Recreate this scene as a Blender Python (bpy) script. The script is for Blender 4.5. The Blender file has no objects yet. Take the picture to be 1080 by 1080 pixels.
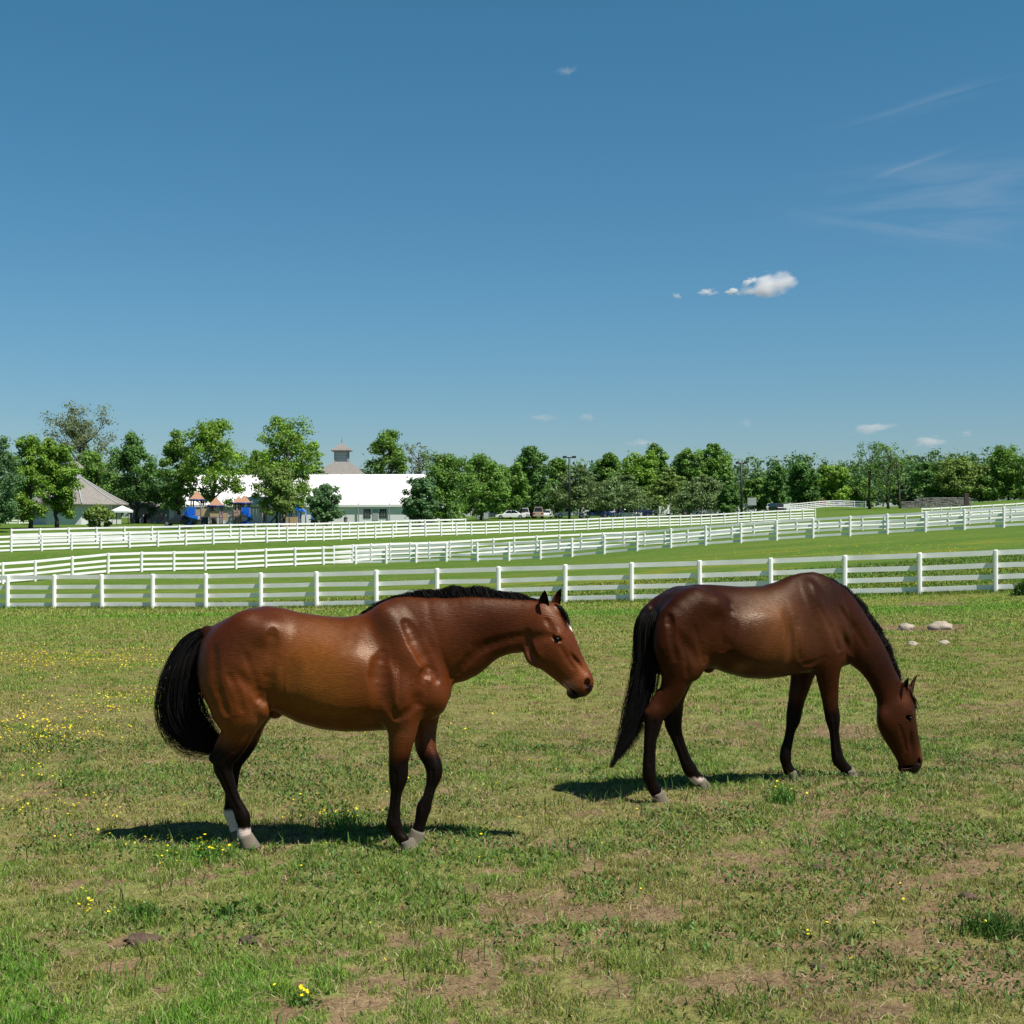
import bpy, math, random
import numpy as np
from mathutils import Vector, Matrix
random.seed(5)
RNG = np.random.default_rng(11)
F = 1484.0; CX = 540.0; HY = 548.0; CZ = 2.1      # focal length in photo pixels, horizon row, camera height
PI = math.pi
scene = bpy.context.scene
COL = scene.collection

# ------------------------------------------------------------------ noise
def _h(ix, iy, seed):
    h = (ix.astype(np.int64) * 374761393 + iy.astype(np.int64) * 668265263 + seed * 982451653) & 0xffffffff
    h = ((h ^ (h >> 13)) * 1274126177) & 0xffffffff
    h = (h ^ (h >> 16)) & 0xffffffff
    return h / 4294967295.0
def vnoise(x, y, seed=0):
    x0 = np.floor(x); y0 = np.floor(y); fx = x - x0; fy = y - y0
    fx = fx * fx * (3 - 2 * fx); fy = fy * fy * (3 - 2 * fy)
    a = _h(x0, y0, seed); b = _h(x0 + 1, y0, seed); c = _h(x0, y0 + 1, seed); d = _h(x0 + 1, y0 + 1, seed)
    return (a * (1 - fx) + b * fx) * (1 - fy) + (c * (1 - fx) + d * fx) * fy
def fbm(x, y, s, oct=4, seed=0):
    v = np.zeros_like(x); a = .5; t = 0; f = 1.0 / s
    for o in range(oct):
        v += a * vnoise(x * f + 17.3 * o, y * f - 9.1 * o, seed + o); t += a; a *= .5; f *= 2.03
    return v / t
def sstep(a, b, x):
    t = np.clip((x - a) / (b - a), 0, 1); return t * t * (3 - 2 * t)

# ------------------------------------------------------------------ tagging and mesh building
def tag(o, label=None, cat=None, group=None, kind=None):
    if label: o['label'] = label
    if cat: o['category'] = cat
    if group: o['group'] = group
    if kind: o['kind'] = kind
    return o
def root(name, label, cat, loc=(0, 0, 0), rz=0.0, group=None):
    o = bpy.data.objects.new(name, None); COL.objects.link(o)
    o.location = loc; o.rotation_euler = (0, 0, rz); o.empty_display_size = .3
    return tag(o, label, cat, group)
def link(name, me, mat=None, parent=None):
    o = bpy.data.objects.new(name, me); COL.objects.link(o)
    if mat is not None and len(me.materials) == 0: me.materials.append(mat)
    if parent is not None: o.parent = parent
    return o
def npmesh(name, V, Fc, col=None, smooth=False, attrs=None):
    """V (n,3), Fc (m,k) array of k-gons or list"""
    me = bpy.data.meshes.new(name)
    V = np.asarray(V, dtype=np.float32)
    if isinstance(Fc, np.ndarray):
        m, k = Fc.shape
        me.vertices.add(len(V)); me.vertices.foreach_set('co', V.ravel())
        me.loops.add(m * k); me.loops.foreach_set('vertex_index', Fc.astype(np.int32).ravel())
        me.polygons.add(m); me.polygons.foreach_set('loop_start', np.arange(0, m * k, k, dtype=np.int32))
        try: me.polygons.foreach_set('loop_total', np.full(m, k, dtype=np.int32))
        except Exception: pass
        me.update(calc_edges=True)
    else:
        me.from_pydata([tuple(v) for v in V], [], Fc); me.update()
    if smooth: me.polygons.foreach_set('use_smooth', np.ones(len(me.polygons), dtype=bool))
    if col is not None:
        a = me.color_attributes.new('Col', 'FLOAT_COLOR', 'POINT')
        c = np.ones((len(V), 4), dtype=np.float32); c[:, :3] = col
        a.data.foreach_set('color', c.ravel())
    if attrs:
        for n, v in attrs.items():
            a = me.attributes.new(n, 'FLOAT', 'POINT'); a.data.foreach_set('value', np.asarray(v, dtype=np.float32))
    return me
class MB:
    def __init__(s): s.v = []; s.f = []; s.sm = []
    def add(s, vs, fs, smooth=False):
        b = len(s.v); s.v += [tuple(v) for v in vs]; s.f += [tuple(i + b for i in f) for f in fs]; s.sm += [smooth] * len(fs)
        return s
    def box(s, c, size, rz=0.0, tilt=None):
        hx, hy, hz = size[0] / 2, size[1] / 2, size[2] / 2
        cr, sr = math.cos(rz), math.sin(rz); vs = []
        for dz in (-hz, hz):
            for dx, dy in ((-hx, -hy), (hx, -hy), (hx, hy), (-hx, hy)):
                v = Vector((dx, dy, dz))
                if tilt is not None: v = tilt @ v
                vs.append((c[0] + v.x * cr - v.y * sr, c[1] + v.x * sr + v.y * cr, c[2] + v.z))
        return s.add(vs, [(0, 3, 2, 1), (4, 5, 6, 7), (0, 1, 5, 4), (1, 2, 6, 5), (2, 3, 7, 6), (3, 0, 4, 7)])
    def tube(s, pts, rad, n=8, cap=True):
        pts = [Vector(p) for p in pts]
        if not hasattr(rad, '__len__'): rad = [rad] * len(pts)
        vs = []; up0 = None
        for i, p in enumerate(pts):
            d = (pts[min(i + 1, len(pts) - 1)] - pts[max(i - 1, 0)]).normalized()
            a = Vector((0, 0, 1)) if abs(d.z) < .9 else Vector((1, 0, 0))
            if up0 is not None: a = up0
            u = (a - d * a.dot(d)).normalized(); up0 = u; w = d.cross(u)
            for k in range(n):
                t = 2 * PI * k / n; vs.append(p + u * math.cos(t) * rad[i] + w * math.sin(t) * rad[i])
        fs = [(i * n + k, i * n + (k + 1) % n, (i + 1) * n + (k + 1) % n, (i + 1) * n + k) for i in range(len(pts) - 1) for k in range(n)]
        s.add(vs, fs, True)
        if cap:
            b = len(s.v) - len(vs); s.f.append(tuple(b + k for k in range(n))[::-1]); s.sm.append(False)
            e = len(s.v) - n; s.f.append(tuple(e + k for k in range(n))); s.sm.append(False)
        return s
    def prism(s, poly, y0, y1):      # polygon in xz, extruded in y
        n = len(poly); vs = [(p[0], y0, p[1]) for p in poly] + [(p[0], y1, p[1]) for p in poly]
        fs = [tuple(range(n)), tuple(range(2 * n - 1, n - 1, -1))] + [(i, i + n, (i + 1) % n + n, (i + 1) % n) for i in range(n)]
        return s.add(vs, fs)
    def build(s, name, mat, parent=None, bevel=0):
        me = bpy.data.meshes.new(name); me.from_pydata(s.v, [], s.f); me.update()
        me.polygons.foreach_set('use_smooth', s.sm)
        o = link(name, me, mat, parent)
        if bevel:
            b = o.modifiers.new('b', 'BEVEL'); b.width = bevel; b.segments = 2; b.limit_method = 'ANGLE'
        return o

# ------------------------------------------------------------------ materials
def mat(name, col=(.5, .5, .5), rough=.6, spec=.4, metal=0, noise=None, bump=None, attr=False, trans=0, emis=None):
    m = bpy.data.materials.new(name); m.use_nodes = True
    nt = m.node_tree; b = nt.nodes['Principled BSDF']
    b.inputs['Base Color'].default_value = (*col, 1); b.inputs['Roughness'].default_value = rough
    b.inputs['Specular IOR Level'].default_value = spec; b.inputs['Metallic'].default_value = metal
    src = None
    if attr:
        a = nt.nodes.new('ShaderNodeAttribute'); a.attribute_name = 'Col'; src = a.outputs['Color']
    tc = nt.nodes.new('ShaderNodeTexCoord')
    if noise:
        sc, amt = noise
        n = nt.nodes.new('ShaderNodeTexNoise'); n.inputs['Scale'].default_value = sc; n.inputs['Detail'].default_value = 6
        nt.links.new(tc.outputs['Object'], n.inputs['Vector'])
        mr = nt.nodes.new('ShaderNodeMapRange'); mr.inputs['From Min'].default_value = .25; mr.inputs['From Max'].default_value = .75
        mr.inputs['To Min'].default_value = 1 - amt; mr.inputs['To Max'].default_value = 1 + amt
        nt.links.new(n.outputs['Fac'], mr.inputs['Value'])
        vm = nt.nodes.new('ShaderNodeVectorMath'); vm.operation = 'SCALE'
        if src: nt.links.new(src, vm.inputs[0])
        else: vm.inputs[0].default_value = col
        nt.links.new(mr.outputs['Result'], vm.inputs['Scale']); src = vm.outputs['Vector']
    if src: nt.links.new(src, b.inputs['Base Color'])
    if bump:
        sc, st, dist = bump
        n = nt.nodes.new('ShaderNodeTexNoise'); n.inputs['Scale'].default_value = sc; n.inputs['Detail'].default_value = 5
        nt.links.new(tc.outputs['Object'], n.inputs['Vector'])
        bp = nt.nodes.new('ShaderNodeBump'); bp.inputs['Strength'].default_value = st; bp.inputs['Distance'].default_value = dist
        nt.links.new(n.outputs['Fac'], bp.inputs['Height']); nt.links.new(bp.outputs['Normal'], b.inputs['Normal'])
    if trans:
        out = nt.nodes['Material Output']; tr = nt.nodes.new('ShaderNodeBsdfTranslucent'); mx = nt.nodes.new('ShaderNodeMixShader')
        if src: nt.links.new(src, tr.inputs['Color'])
        else: tr.inputs['Color'].default_value = (*col, 1)
        mx.inputs['Fac'].default_value = trans
        nt.links.new(b.outputs[0], mx.inputs[1]); nt.links.new(tr.outputs[0], mx.inputs[2]); nt.links.new(mx.outputs[0], out.inputs['Surface'])
    return m
M_white = mat('white_paint', (.87, .865, .86), .5, .4, noise=(1.3, .10), bump=(9, .25, .004))
M_bark = mat('bark', (.075, .06, .048), .9, .2, noise=(2.2, .35), bump=(6, .6, .03))
M_leaf = mat('leaves', attr=True, rough=.5, spec=.3, trans=.32)
M_grass = mat('grass_blades', attr=True, rough=.55, spec=.3, trans=.25)
M_yellow = mat('yellow_petals', (.85, .70, .02), .5, .3, trans=.2)
M_shingle = mat('grey_shingles', (.225, .21, .195), .9, .2, noise=(3.0, .2), bump=(5, .6, .05))
M_canvas = mat('white_canvas', (.82, .82, .83), .6, .3, noise=(.25, .04))
M_seam = mat('tent_seam', (.30, .31, .34), .6)
M_offwhite = mat('off_white_wall', (.60, .62, .62), .8, noise=(.6, .08))
M_greywall = mat('grey_wall', (.36, .38, .38), .8, noise=(.6, .08))
M_glass = mat('dark_glass', (.02, .025, .03), .08, .6)
M_dark = mat('black_metal', (.025, .023, .022), .5, noise=(4, .2))
M_blue = mat('blue_plastic', (.01, .13, .62), .3, .5, noise=(2, .06))
M_navy = mat('navy_plastic', (.012, .03, .16), .35, noise=(2, .06))
M_orange = mat('terracotta_roof', (.40, .22, .13), .6, noise=(2, .08))
M_mauve = mat('mauve_posts', (.20, .14, .15), .5, noise=(3, .1))
M_beige = mat('beige_panel', (.45, .33, .20), .6, noise=(3, .08))
M_rock = mat('limestone', (.33, .28, .225), .85, noise=(6, .2), bump=(14, .7, .02))
M_clod = mat('brown_clod', (.085, .055, .04), .95, noise=(30, .4), bump=(60, .9, .01))
M_tyre = mat('tyre_rubber', (.02, .02, .02), .8, noise=(5, .1))
M_rim = mat('wheel_rim', (.45, .45, .46), .3, metal=.8, noise=(5, .05))
M_lamp = mat('tail_lamp', (.45, .01, .01), .3)

# ------------------------------------------------------------------ terrain
# control points: photo pixel of a ground contact and its distance
CP = []
def cp(px, py, Y): CP.append(((px - CX) / F * Y, Y, CZ - (py - HY) / F * Y))
for px, py, Y in ((8, 642, 58), (275, 641, 55), (526, 637, 51.5), (740, 633, 48.7), (970, 627, 46.4), (1110, 623, 45),
                  (37, 613, 92), (106, 606, 94), (233, 601.5, 100), (343, 595.5, 106), (381, 594.8, 106.5), (463, 592.5, 104.5), (551, 591, 102.5), (696, 579, 98.5), (849, 568.3, 95.5), (400, 591.2, 112), (463, 588.3, 118), (547, 582.4, 124), (700, 574, 133), (950, 557.5, 142), (1051, 557, 92), (1140, 552, 91),
                  (3, 582.5, 116), (131, 578, 121), (287, 572, 127), (438, 566, 143), (544, 562, 156), (666, 557, 170), (751, 553, 185), (861, 548, 192),
                  (819, 563, 140), (1031, 552.5, 145),
                  (50, 557, 162), (105, 558, 150), (95, 553, 195), (270, 556, 176), (380, 551, 200), (540, 547.5, 226), (650, 545.5, 240), (790, 544, 215),
                  (836, 538, 290), (880, 534.5, 300), (916, 535.5, 300), (987, 535, 245), (1060, 528, 290), (1080, 541, 200), (1000, 544, 200), (-150, 560, 150), (-100, 552, 240)):
    cp(px, py, Y)
for x, y, z in ((0, -15, 0), (-15, -10, 0), (15, -10, 0), (-8, 5, 0), (8, 5, 0), (0, 6, 0), (-3, 9, 0), (0, 9, 0), (1.1, 10.5, 0), (1.45, 10.9, .014), (2.25, 11.2, .02), (2.66, 11.13, .065), (3.25, 11.5, -.01),
                (-6, 12, 0), (8, 12, .05), (-9, 20, -.22), (0, 20, -.15), (10, 20, 0), (-15, 35, -.75), (0, 35, -.45), (15, 35, -.15),
                (-60, 20, -.6), (60, 20, .5), (-90, 80, -2.2), (90, 80, 2.2), (-250, 420, 1.6), (0, 420, 2.7), (60, 420, 3.6), (120, 420, 6), (250, 420, 9.5), (0, 300, 2.9), (-120, 300, 2.0), (-400, 300, 1.5), (-60, 300, 2.4), (-800, 1300, 3), (0, 1300, 4), (800, 1300, 9), (-500, 100, 0), (500, 100, 6), (0, -300, 0)):
    CP.append((x, y, z))
CPA = np.array(CP)
def _u(x, y):            # compress distances so near detail and far detail are comparable
    r = np.sqrt(x * x + y * y + 100.0); g = 30.0 * np.log(r / 10.0) / r
    return x * g, y * g
_cx, _cy = _u(CPA[:, 0], CPA[:, 1])
def _ph(d2): return d2 * np.log(np.sqrt(d2) + 1e-6)
_n = len(CPA); _A = np.zeros((_n + 3, _n + 3))
_D = (_cx[:, None] - _cx[None]) ** 2 + (_cy[:, None] - _cy[None]) ** 2
_A[:_n, :_n] = _ph(_D) + np.eye(_n) * .003
_A[:_n, _n] = 1; _A[:_n, _n + 1] = _cx; _A[:_n, _n + 2] = _cy; _A[_n:, :_n] = _A[:_n, _n:].T
_w = np.linalg.solve(_A, np.concatenate([CPA[:, 2], np.zeros(3)]))
def H(x, y):
    x = np.atleast_1d(np.asarray(x, float)); y = np.atleast_1d(np.asarray(y, float)); sh = x.shape
    x = x.ravel(); y = y.ravel(); out = np.zeros(len(x))
    for a in range(0, len(x), 60000):
        ux, uy = _u(x[a:a + 60000], y[a:a + 60000])
        d2 = (ux[:, None] - _cx[None]) ** 2 + (uy[:, None] - _cy[None]) ** 2
        out[a:a + 60000] = _ph(d2) @ _w[:_n] + _w[_n] + _w[_n + 1] * ux + _w[_n + 2] * uy
    return out.reshape(sh)
def h1(x, y): return float(H(x, y)[0])
def gp(px, py):          # where the ground lies along the ray through a photo pixel
    Y = np.geomspace(3, 600, 1500); x = (px - CX) / F * Y; z = CZ - (py - HY) / F * Y
    g = H(x, Y); k = np.argmax(z < g)
    return float(x[k]), float(Y[k]), float(g[k])
def at(px, Y): return (px - CX) / F * Y
def zy(py, Y): return CZ - (py - HY) / F * Y

def fence_line_y(x):    # near fence line
    return 58 - (x + 20.8) * (11.6 / 34.2)
PATCH = [(150, 992, .30, .22, 1), (380, 1060, .5, .18, 1), (1040, 1040, .6, .3, 1), (780, 985, .5, .25, .6), (1050, 770, .8, .5, .7), (1050, 880, .7, .6, .7), (945, 662, .8, 1.2, 1.5), (975, 663, .8, 1.3, 1.6), (1005, 660, .5, 1.0, 1.2), (985, 637, 1.3, 1.8, 1.1), (800, 1040, .8, .25, 1.3), (620, 960, .6, .3, 1.2), (1000, 900, .8, .35, 1.2), (900, 1000, .6, .3, 1.0), (450, 1040, .5, .2, 1.3), (560, 890, .6, .3, .9),
         (60, 985, .3, .12, .7), (640, 900, .7, .3, .6), (560, 1000, .5, .25, .6), (700, 1050, .5, .2, .8), (880, 950, .5, .3, .5), (1000, 950, .4, .25, .7), (820, 1060, .4, .15, .8), (900, 772, .9, .9, 1.0), (1060, 800, .7, 1.0, 1.0), (30, 640, 3, .4, .3), (410, 960, .5, .25, .5), (510, 940, .5, .3, .5)]
PATCH = [(*gp(a, b)[:2], sx, sy, w) for a, b, sx, sy, w in PATCH]
def dirtmask(x, y):
    n = fbm(x, y, .75, 3, 3) * .36 + fbm(x, y, .12, 3, 9) * .64
    right = (sstep(-2.5, 2.5, x) * .052 + .012) * sstep(16, 9, y)
    d = sstep(.55, .65, n + right)
    d = d * (1 - .8 * sstep(22, 42, y))
    for a, b, sx, sy, w in PATCH:
        g = np.exp(-(((x - a) / sx) ** 2 + ((y - b) / sy) ** 2)) * w
        d = np.maximum(d, sstep(.30, .60, g * (.1 + 1.5 * n) * .85))
    return np.clip(d, 0, 1)
def lush(x, y):
    n = fbm(x + 50, y * 1.3, 1.7, 3, 21) * .5 + fbm(x, y, .3, 3, 27) * .5
    L = sstep(.42, .68, n) * .62
    beyond = sstep(-1.0, 1.5, y - fence_line_y(x))
    L = L * (1 - beyond) + beyond * (.60 + .4 * sstep(.4, .65, fbm(x, y * 2.5, 14, 3, 5)))
    # strips of fresh grass along the fence and in the left of the paddock
    L = np.maximum(L, .8 * np.exp(-((y - (fence_line_y(x) - 8)) / 4.0) ** 2) * sstep(.35, .6, fbm(x, y * 2, 6, 3, 8)))
    L = np.maximum(L, .9 * np.exp(-((y - 20.3) / 1.5) ** 2) * sstep(.38, .55, fbm(x, y, 3, 3, 33)) * sstep(2, -1, x))
    L = np.maximum(L, .95 * sstep(8.2, 6.4, y) * sstep(1.0, -1.6, x) * sstep(.36, .52, fbm(x, y, .9, 3, 44)))
    return np.clip(L, 0, 1)
def gcol(x, y):         # large-scale colour of the turf (linear)
    L = lush(x, y)[:, None]; dry = np.array([[.178, .196, .044]]); lu = np.array([[.098, .225, .020]])
    c = dry * (1 - L) + lu * L
    beyond = sstep(-1.0, 1.5, y - fence_line_y(x))[:, None]
    v = fbm(x, y * 3, 9, 4, 61)[:, None]
    c = c * (1 - beyond) + beyond * (np.array([[.105, .160, .026]]) * (1 - v) + np.array([[.050, .118, .012]]) * v)
    yel = (beyond[:, 0] * sstep(.52, .66, fbm(x, y * 4, 5, 4, 71)) * sstep(100, 60, y))[:, None]
    c = c * (1 - .4 * yel) + np.array([[.22, .20, .02]]) * .4 * yel
    return c
def brown(x, y): 
    return np.array([[.170, .118, .066]]) * (.75 + .5 * fbm(x, y, .2, 3, 90)[:, None])

nu, nv = 640, 900
u = np.linspace(-1, 1, nu)
Yv = np.concatenate([np.linspace(-30, 3, 24, endpoint=False), np.geomspace(3, 60, 610), np.geomspace(60.6, 1600, nv - 634)])
U, YY = np.meshgrid(u, Yv)
Yp = np.maximum(YY, 3)
XX = (.45 * Yp + 3.2) * U + (Yp * 1.6 + 60) * U ** 7
x = XX.ravel(); y = YY.ravel()
z = H(x, y)
near = sstep(45, 20, y) * sstep(2, 4, y)
dm = dirtmask(x, y)
z = z + near * ((fbm(x, y, .35, 3, 2) - .5) * .035 - dm * .012 + (fbm(x, y, .09, 2, 14) - .5) * .016 * (.4 + dm))
c = gcol(x, y); cb = brown(x, y)
thatch = np.array([[.150, .118, .055]])
cover = near[:, None]
c2 = c * (1 - .55 * cover) + thatch * .55 * cover
c2 = c2 * (1 - dm[:, None]) + cb * dm[:, None]
i = np.arange(nu * (len(Yv) - 1)).reshape(len(Yv) - 1, nu)[:, :-1].ravel()
q = np.stack([i, i + 1, i + 1 + nu, i + nu], 1)
me = npmesh('ground', np.stack([x, y, z], 1), q, col=c2, smooth=True)
M_ground = mat('pasture_soil_and_turf', attr=True, rough=.95, spec=.1)
nt = M_ground.node_tree; b = nt.nodes['Principled BSDF']; att = [n for n in nt.nodes if n.type == 'ATTRIBUTE'][0]; tc = [n for n in nt.nodes if n.type == 'TEX_COORD'][0]
prev = att.outputs['Color']
for sc, lo, hi in ((55, .55, 1.5), (9, .75, 1.28), (1.1, .82, 1.18)):
    n = nt.nodes.new('ShaderNodeTexNoise'); n.inputs['Scale'].default_value = sc; n.inputs['Detail'].default_value = 8; n.inputs['Roughness'].default_value = .7
    nt.links.new(tc.outputs['Object'], n.inputs['Vector'])
    mr = nt.nodes.new('ShaderNodeMapRange'); mr.inputs['From Min'].default_value = .3; mr.inputs['From Max'].default_value = .7; mr.inputs['To Min'].default_value = lo; mr.inputs['To Max'].default_value = hi
    nt.links.new(n.outputs['Fac'], mr.inputs['Value'])
    vm = nt.nodes.new('ShaderNodeVectorMath'); vm.operation = 'SCALE'; nt.links.new(prev, vm.inputs[0]); nt.links.new(mr.outputs['Result'], vm.inputs['Scale']); prev = vm.outputs['Vector']
nt.links.new(prev, b.inputs['Base Color'])
n = nt.nodes.new('ShaderNodeTexNoise'); n.inputs['Scale'].default_value = 22; n.inputs['Detail'].default_value = 8; nt.links.new(tc.outputs['Object'], n.inputs['Vector'])
bp = nt.nodes.new('ShaderNodeBump'); bp.inputs['Strength'].default_value = .9; bp.inputs['Distance'].default_value = .04
nt.links.new(n.outputs['Fac'], bp.inputs['Height']); nt.links.new(bp.outputs['Normal'], b.inputs['Normal'])
tag(link('ground', me, M_ground), kind='structure')

# ------------------------------------------------------------------ grass
def blades(x, y, hgt, wid, lean, colr, z0=None):
    n = len(x); z = H(x, y) - .004 if z0 is None else z0
    a = RNG.uniform(0, 2 * PI, n); ld = RNG.uniform(0, 2 * PI, n)
    dx, dy = np.cos(a) * wid * .5, np.sin(a) * wid * .5
    lx, ly = np.cos(ld) * lean * hgt, np.sin(ld) * lean * hgt
    P = np.zeros((n, 5, 3))
    P[:, 0] = np.stack([x - dx, y - dy, z], 1); P[:, 1] = np.stack([x + dx, y + dy, z], 1)
    P[:, 2] = np.stack([x + dx * .75 + lx * .3, y + dy * .75 + ly * .3, z + hgt * .6], 1)
    P[:, 3] = np.stack([x - dx * .75 + lx * .3, y - dy * .75 + ly * .3, z + hgt * .6], 1)
    P[:, 4] = np.stack([x + lx, y + ly, z + hgt], 1)
    b = (np.arange(n) * 5)[:, None]
    T = np.concatenate([b + np.array([[0, 1, 2]]), b + np.array([[0, 2, 3]]), b + np.array([[3, 2, 4]])], 0)
    C = np.repeat(colr, 5, axis=0)
    return P.reshape(-1, 3), T, C
def turf(n, y0, y1, hm, wm, xs=.44, pad=1.0):
    # uniform per area within the widening strip
    Y = np.sqrt(RNG.uniform(y0 * y0, y1 * y1, n)); X = RNG.uniform(-1, 1, n) * (xs * Y + pad)
    # clustered: pull part of the blades towards tuft centres
    d = dirtmask(X, Y); L = lush(X, Y); tuftn = fbm(X, Y, .12, 3, 55)
    keep = RNG.random(n) > np.clip(d * .84 + (.5 - tuftn) * 2.2, .0, .97)
    X, Y, d, L, tuftn = X[keep], Y[keep], d[keep], L[keep], tuftn[keep]; n = len(X)
    k = np.clip(.35 + 1.1 * (tuftn - .35) * 2, .35, 1.5)
    hg = hm * RNG.uniform(.5, 1.35, n) * k * (1 + .7 * L) * (1 - .4 * d)
    c = gcol(X, Y); g = RNG.random(n)[:, None]
    straw = (RNG.random(n) < (.32 - .22 * L) * np.interp(Y, [8, 22], [1, .45]))[:, None]
    c = c * (.5 + 1.25 * g)
    c[:, 0] *= RNG.uniform(.8, 1.25, n)
    c = np.where(straw, np.array([[.42, .36, .17]]) * (.6 + .7 * g), c * 1.25)
    return blades(X, Y, hg, wm * RNG.uniform(.6, 1.3, n), RNG.uniform(.1, 1.1, n), c)
parts = [turf(560000, 4.6, 9, .030, .0038), turf(600000, 9, 15, .028, .0056), turf(420000, 15, 26, .030, .009), turf(260000, 26, 46, .040, .018), turf(90000, 46, 62, .06, .035)]
n_ = 60000; Ys = np.sqrt(RNG.uniform(25, 16 ** 2, n_)); Xs = RNG.uniform(-1, 1, n_) * (.44 * Ys + 1)
parts.append(blades(Xs, Ys, RNG.uniform(.008, .03, n_), RNG.uniform(.003, .006, n_), RNG.uniform(2.0, 4.0, n_), np.array([[.40, .33, .19]]) * RNG.uniform(.4, 1.2, (n_, 1)), z0=H(Xs, Ys) + RNG.uniform(.004, .02, n_)))
n_ = 90000; Ys = np.sqrt(RNG.uniform(22, 14 ** 2, n_)); Xs = RNG.uniform(-1, 1, n_) * (.44 * Ys + 1); kk = RNG.random(n_) < sstep(.48, .62, fbm(Xs, Ys, .5, 3, 88)) * .9 + .04; Xs, Ys = Xs[kk], Ys[kk]; n_ = len(Xs)
parts.append(blades(Xs, Ys, RNG.uniform(.010, .030, n_), RNG.uniform(.008, .020, n_), RNG.uniform(.6, 1.6, n_), np.array([[.085, .17, .028]]) * RNG.uniform(.5, 1.5, (n_, 1)), z0=H(Xs, Ys) + RNG.uniform(.0, .03, n_)))
n_ = 26000; Ys = np.sqrt(RNG.uniform(22, 15 ** 2, n_)); Xs = RNG.uniform(-1, 1, n_) * (.44 * Ys + 1); kk = fbm(Xs, Ys, .22, 2, 99) > .60; Xs, Ys = Xs[kk], Ys[kk]; n_ = len(Xs)
parts.append(blades(Xs, Ys, RNG.uniform(.05, .13, n_), RNG.uniform(.004, .008, n_), RNG.uniform(.2, .9, n_), np.array([[.10, .19, .03]]) * RNG.uniform(.6, 1.6, (n_, 1))))
# strip of longer grass along the foot of the near fence
xs = RNG.uniform(-24, 20, 16000); ys = fence_line_y(xs) + RNG.normal(0, .35, 16000)
parts.append(blades(xs, ys, RNG.uniform(.04, .17, 16000), np.full(16000, .02), RNG.uniform(0, .9, 16000), gcol(xs, ys) * RNG.uniform(.8, 1.6, (16000, 1))))
off = 0; VV = []; TT = []; CC = []
for P, T, C in parts: VV.append(P); TT.append(T + off); CC.append(C); off += len(P)
me = npmesh('grass', np.concatenate(VV), np.concatenate(TT), col=np.concatenate(CC))
tag(link('grass', me, M_grass), label='short grazed pasture grass with drier straw blades', cat='grass', kind='stuff')

# ------------------------------------------------------------------ buttercups (uncountable) and weeds
def flower_heads(P, r):   # P (n,3) -> small five-sided cups
    n = len(P); ang = np.arange(5) * 2 * PI / 5
    tx = RNG.normal(0, .35, n); ty = RNG.normal(0, .35, n)
    V = np.zeros((n, 6, 3)); V[:, 5] = P; rr = r * RNG.uniform(.7, 1.2, n)
    for k in range(5):
        ox = np.cos(ang[k]) * rr; oy = np.sin(ang[k]) * rr
        V[:, k, 0] = P[:, 0] + ox; V[:, k, 1] = P[:, 1] + oy; V[:, k, 2] = P[:, 2] + rr * .45 + ox * tx + oy * ty
    b = (np.arange(n) * 6)[:, None]
    T = np.concatenate([b + np.array([[k, (k + 1) % 5, 5]]) for k in range(5)], 0)
    return V.reshape(-1, 3), T
FP = []   # px, py, spread px, spread py, count
for a in ((110, 697, 80, 5, 420), (40, 765, 35, 14, 130), (110, 745, 20, 8, 40), (160, 738, 25, 5, 50), (60, 780, 30, 6, 60), (480, 694, 22, 6, 90), (500, 705, 30, 5, 50), (30, 830, 40, 22, 45), (60, 860, 60, 20, 25),
          (200, 890, 50, 14, 30), (330, 870, 30, 10, 25), (640, 710, 10, 8, 6), (480, 800, 60, 30, 25), (540, 830, 60, 40, 12), (900, 960, 90, 60, 12), (420, 780, 30, 20, 14), (300, 690, 200, 20, 50), (30, 700, 25, 8, 90), (560, 690, 30, 12, 25), (310, 1058, 10, 3, 5), (110, 965, 14, 6, 8), (500, 890, 200, 60, 20), (900, 585, 80, 2, 260), (980, 578, 60, 2, 200), (350, 612, 180, 1.5, 250), (850, 620, 60, 2, 60)):
    px = RNG.normal(a[0], a[2], a[4]); py = np.clip(RNG.normal(a[1], a[3], a[4]), 570, 1090)
    px = np.tile(px, 2) + RNG.normal(0, 8, 2 * a[4]) if a[0] < 230 else px; py = np.tile(py, 2) + RNG.normal(0, 4, 2 * a[4]) if a[0] < 230 else py
    for i_ in range(len(px)):
        if -40 < px[i_] < 1120: FP.append(gp(px[i_], py[i_]))
FP = np.array(FP); FP[:, :2] += RNG.normal(0, .02, (len(FP), 2)); FP[:, 2] += RNG.uniform(.04, .09, len(FP))
V, T = flower_heads(FP, np.where(FP[:, 1] > 40, .017, np.where(FP[:, 1] > 14, .0105, .0085)))
tag(link('buttercup_flowers', npmesh('buttercup_flowers', V, T), M_yellow), label='tiny yellow buttercups scattered over the pasture', cat='wildflowers', kind='stuff')
M_stalk = mat('stalk_leaves', attr=True, rough=.5, trans=.25)
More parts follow.
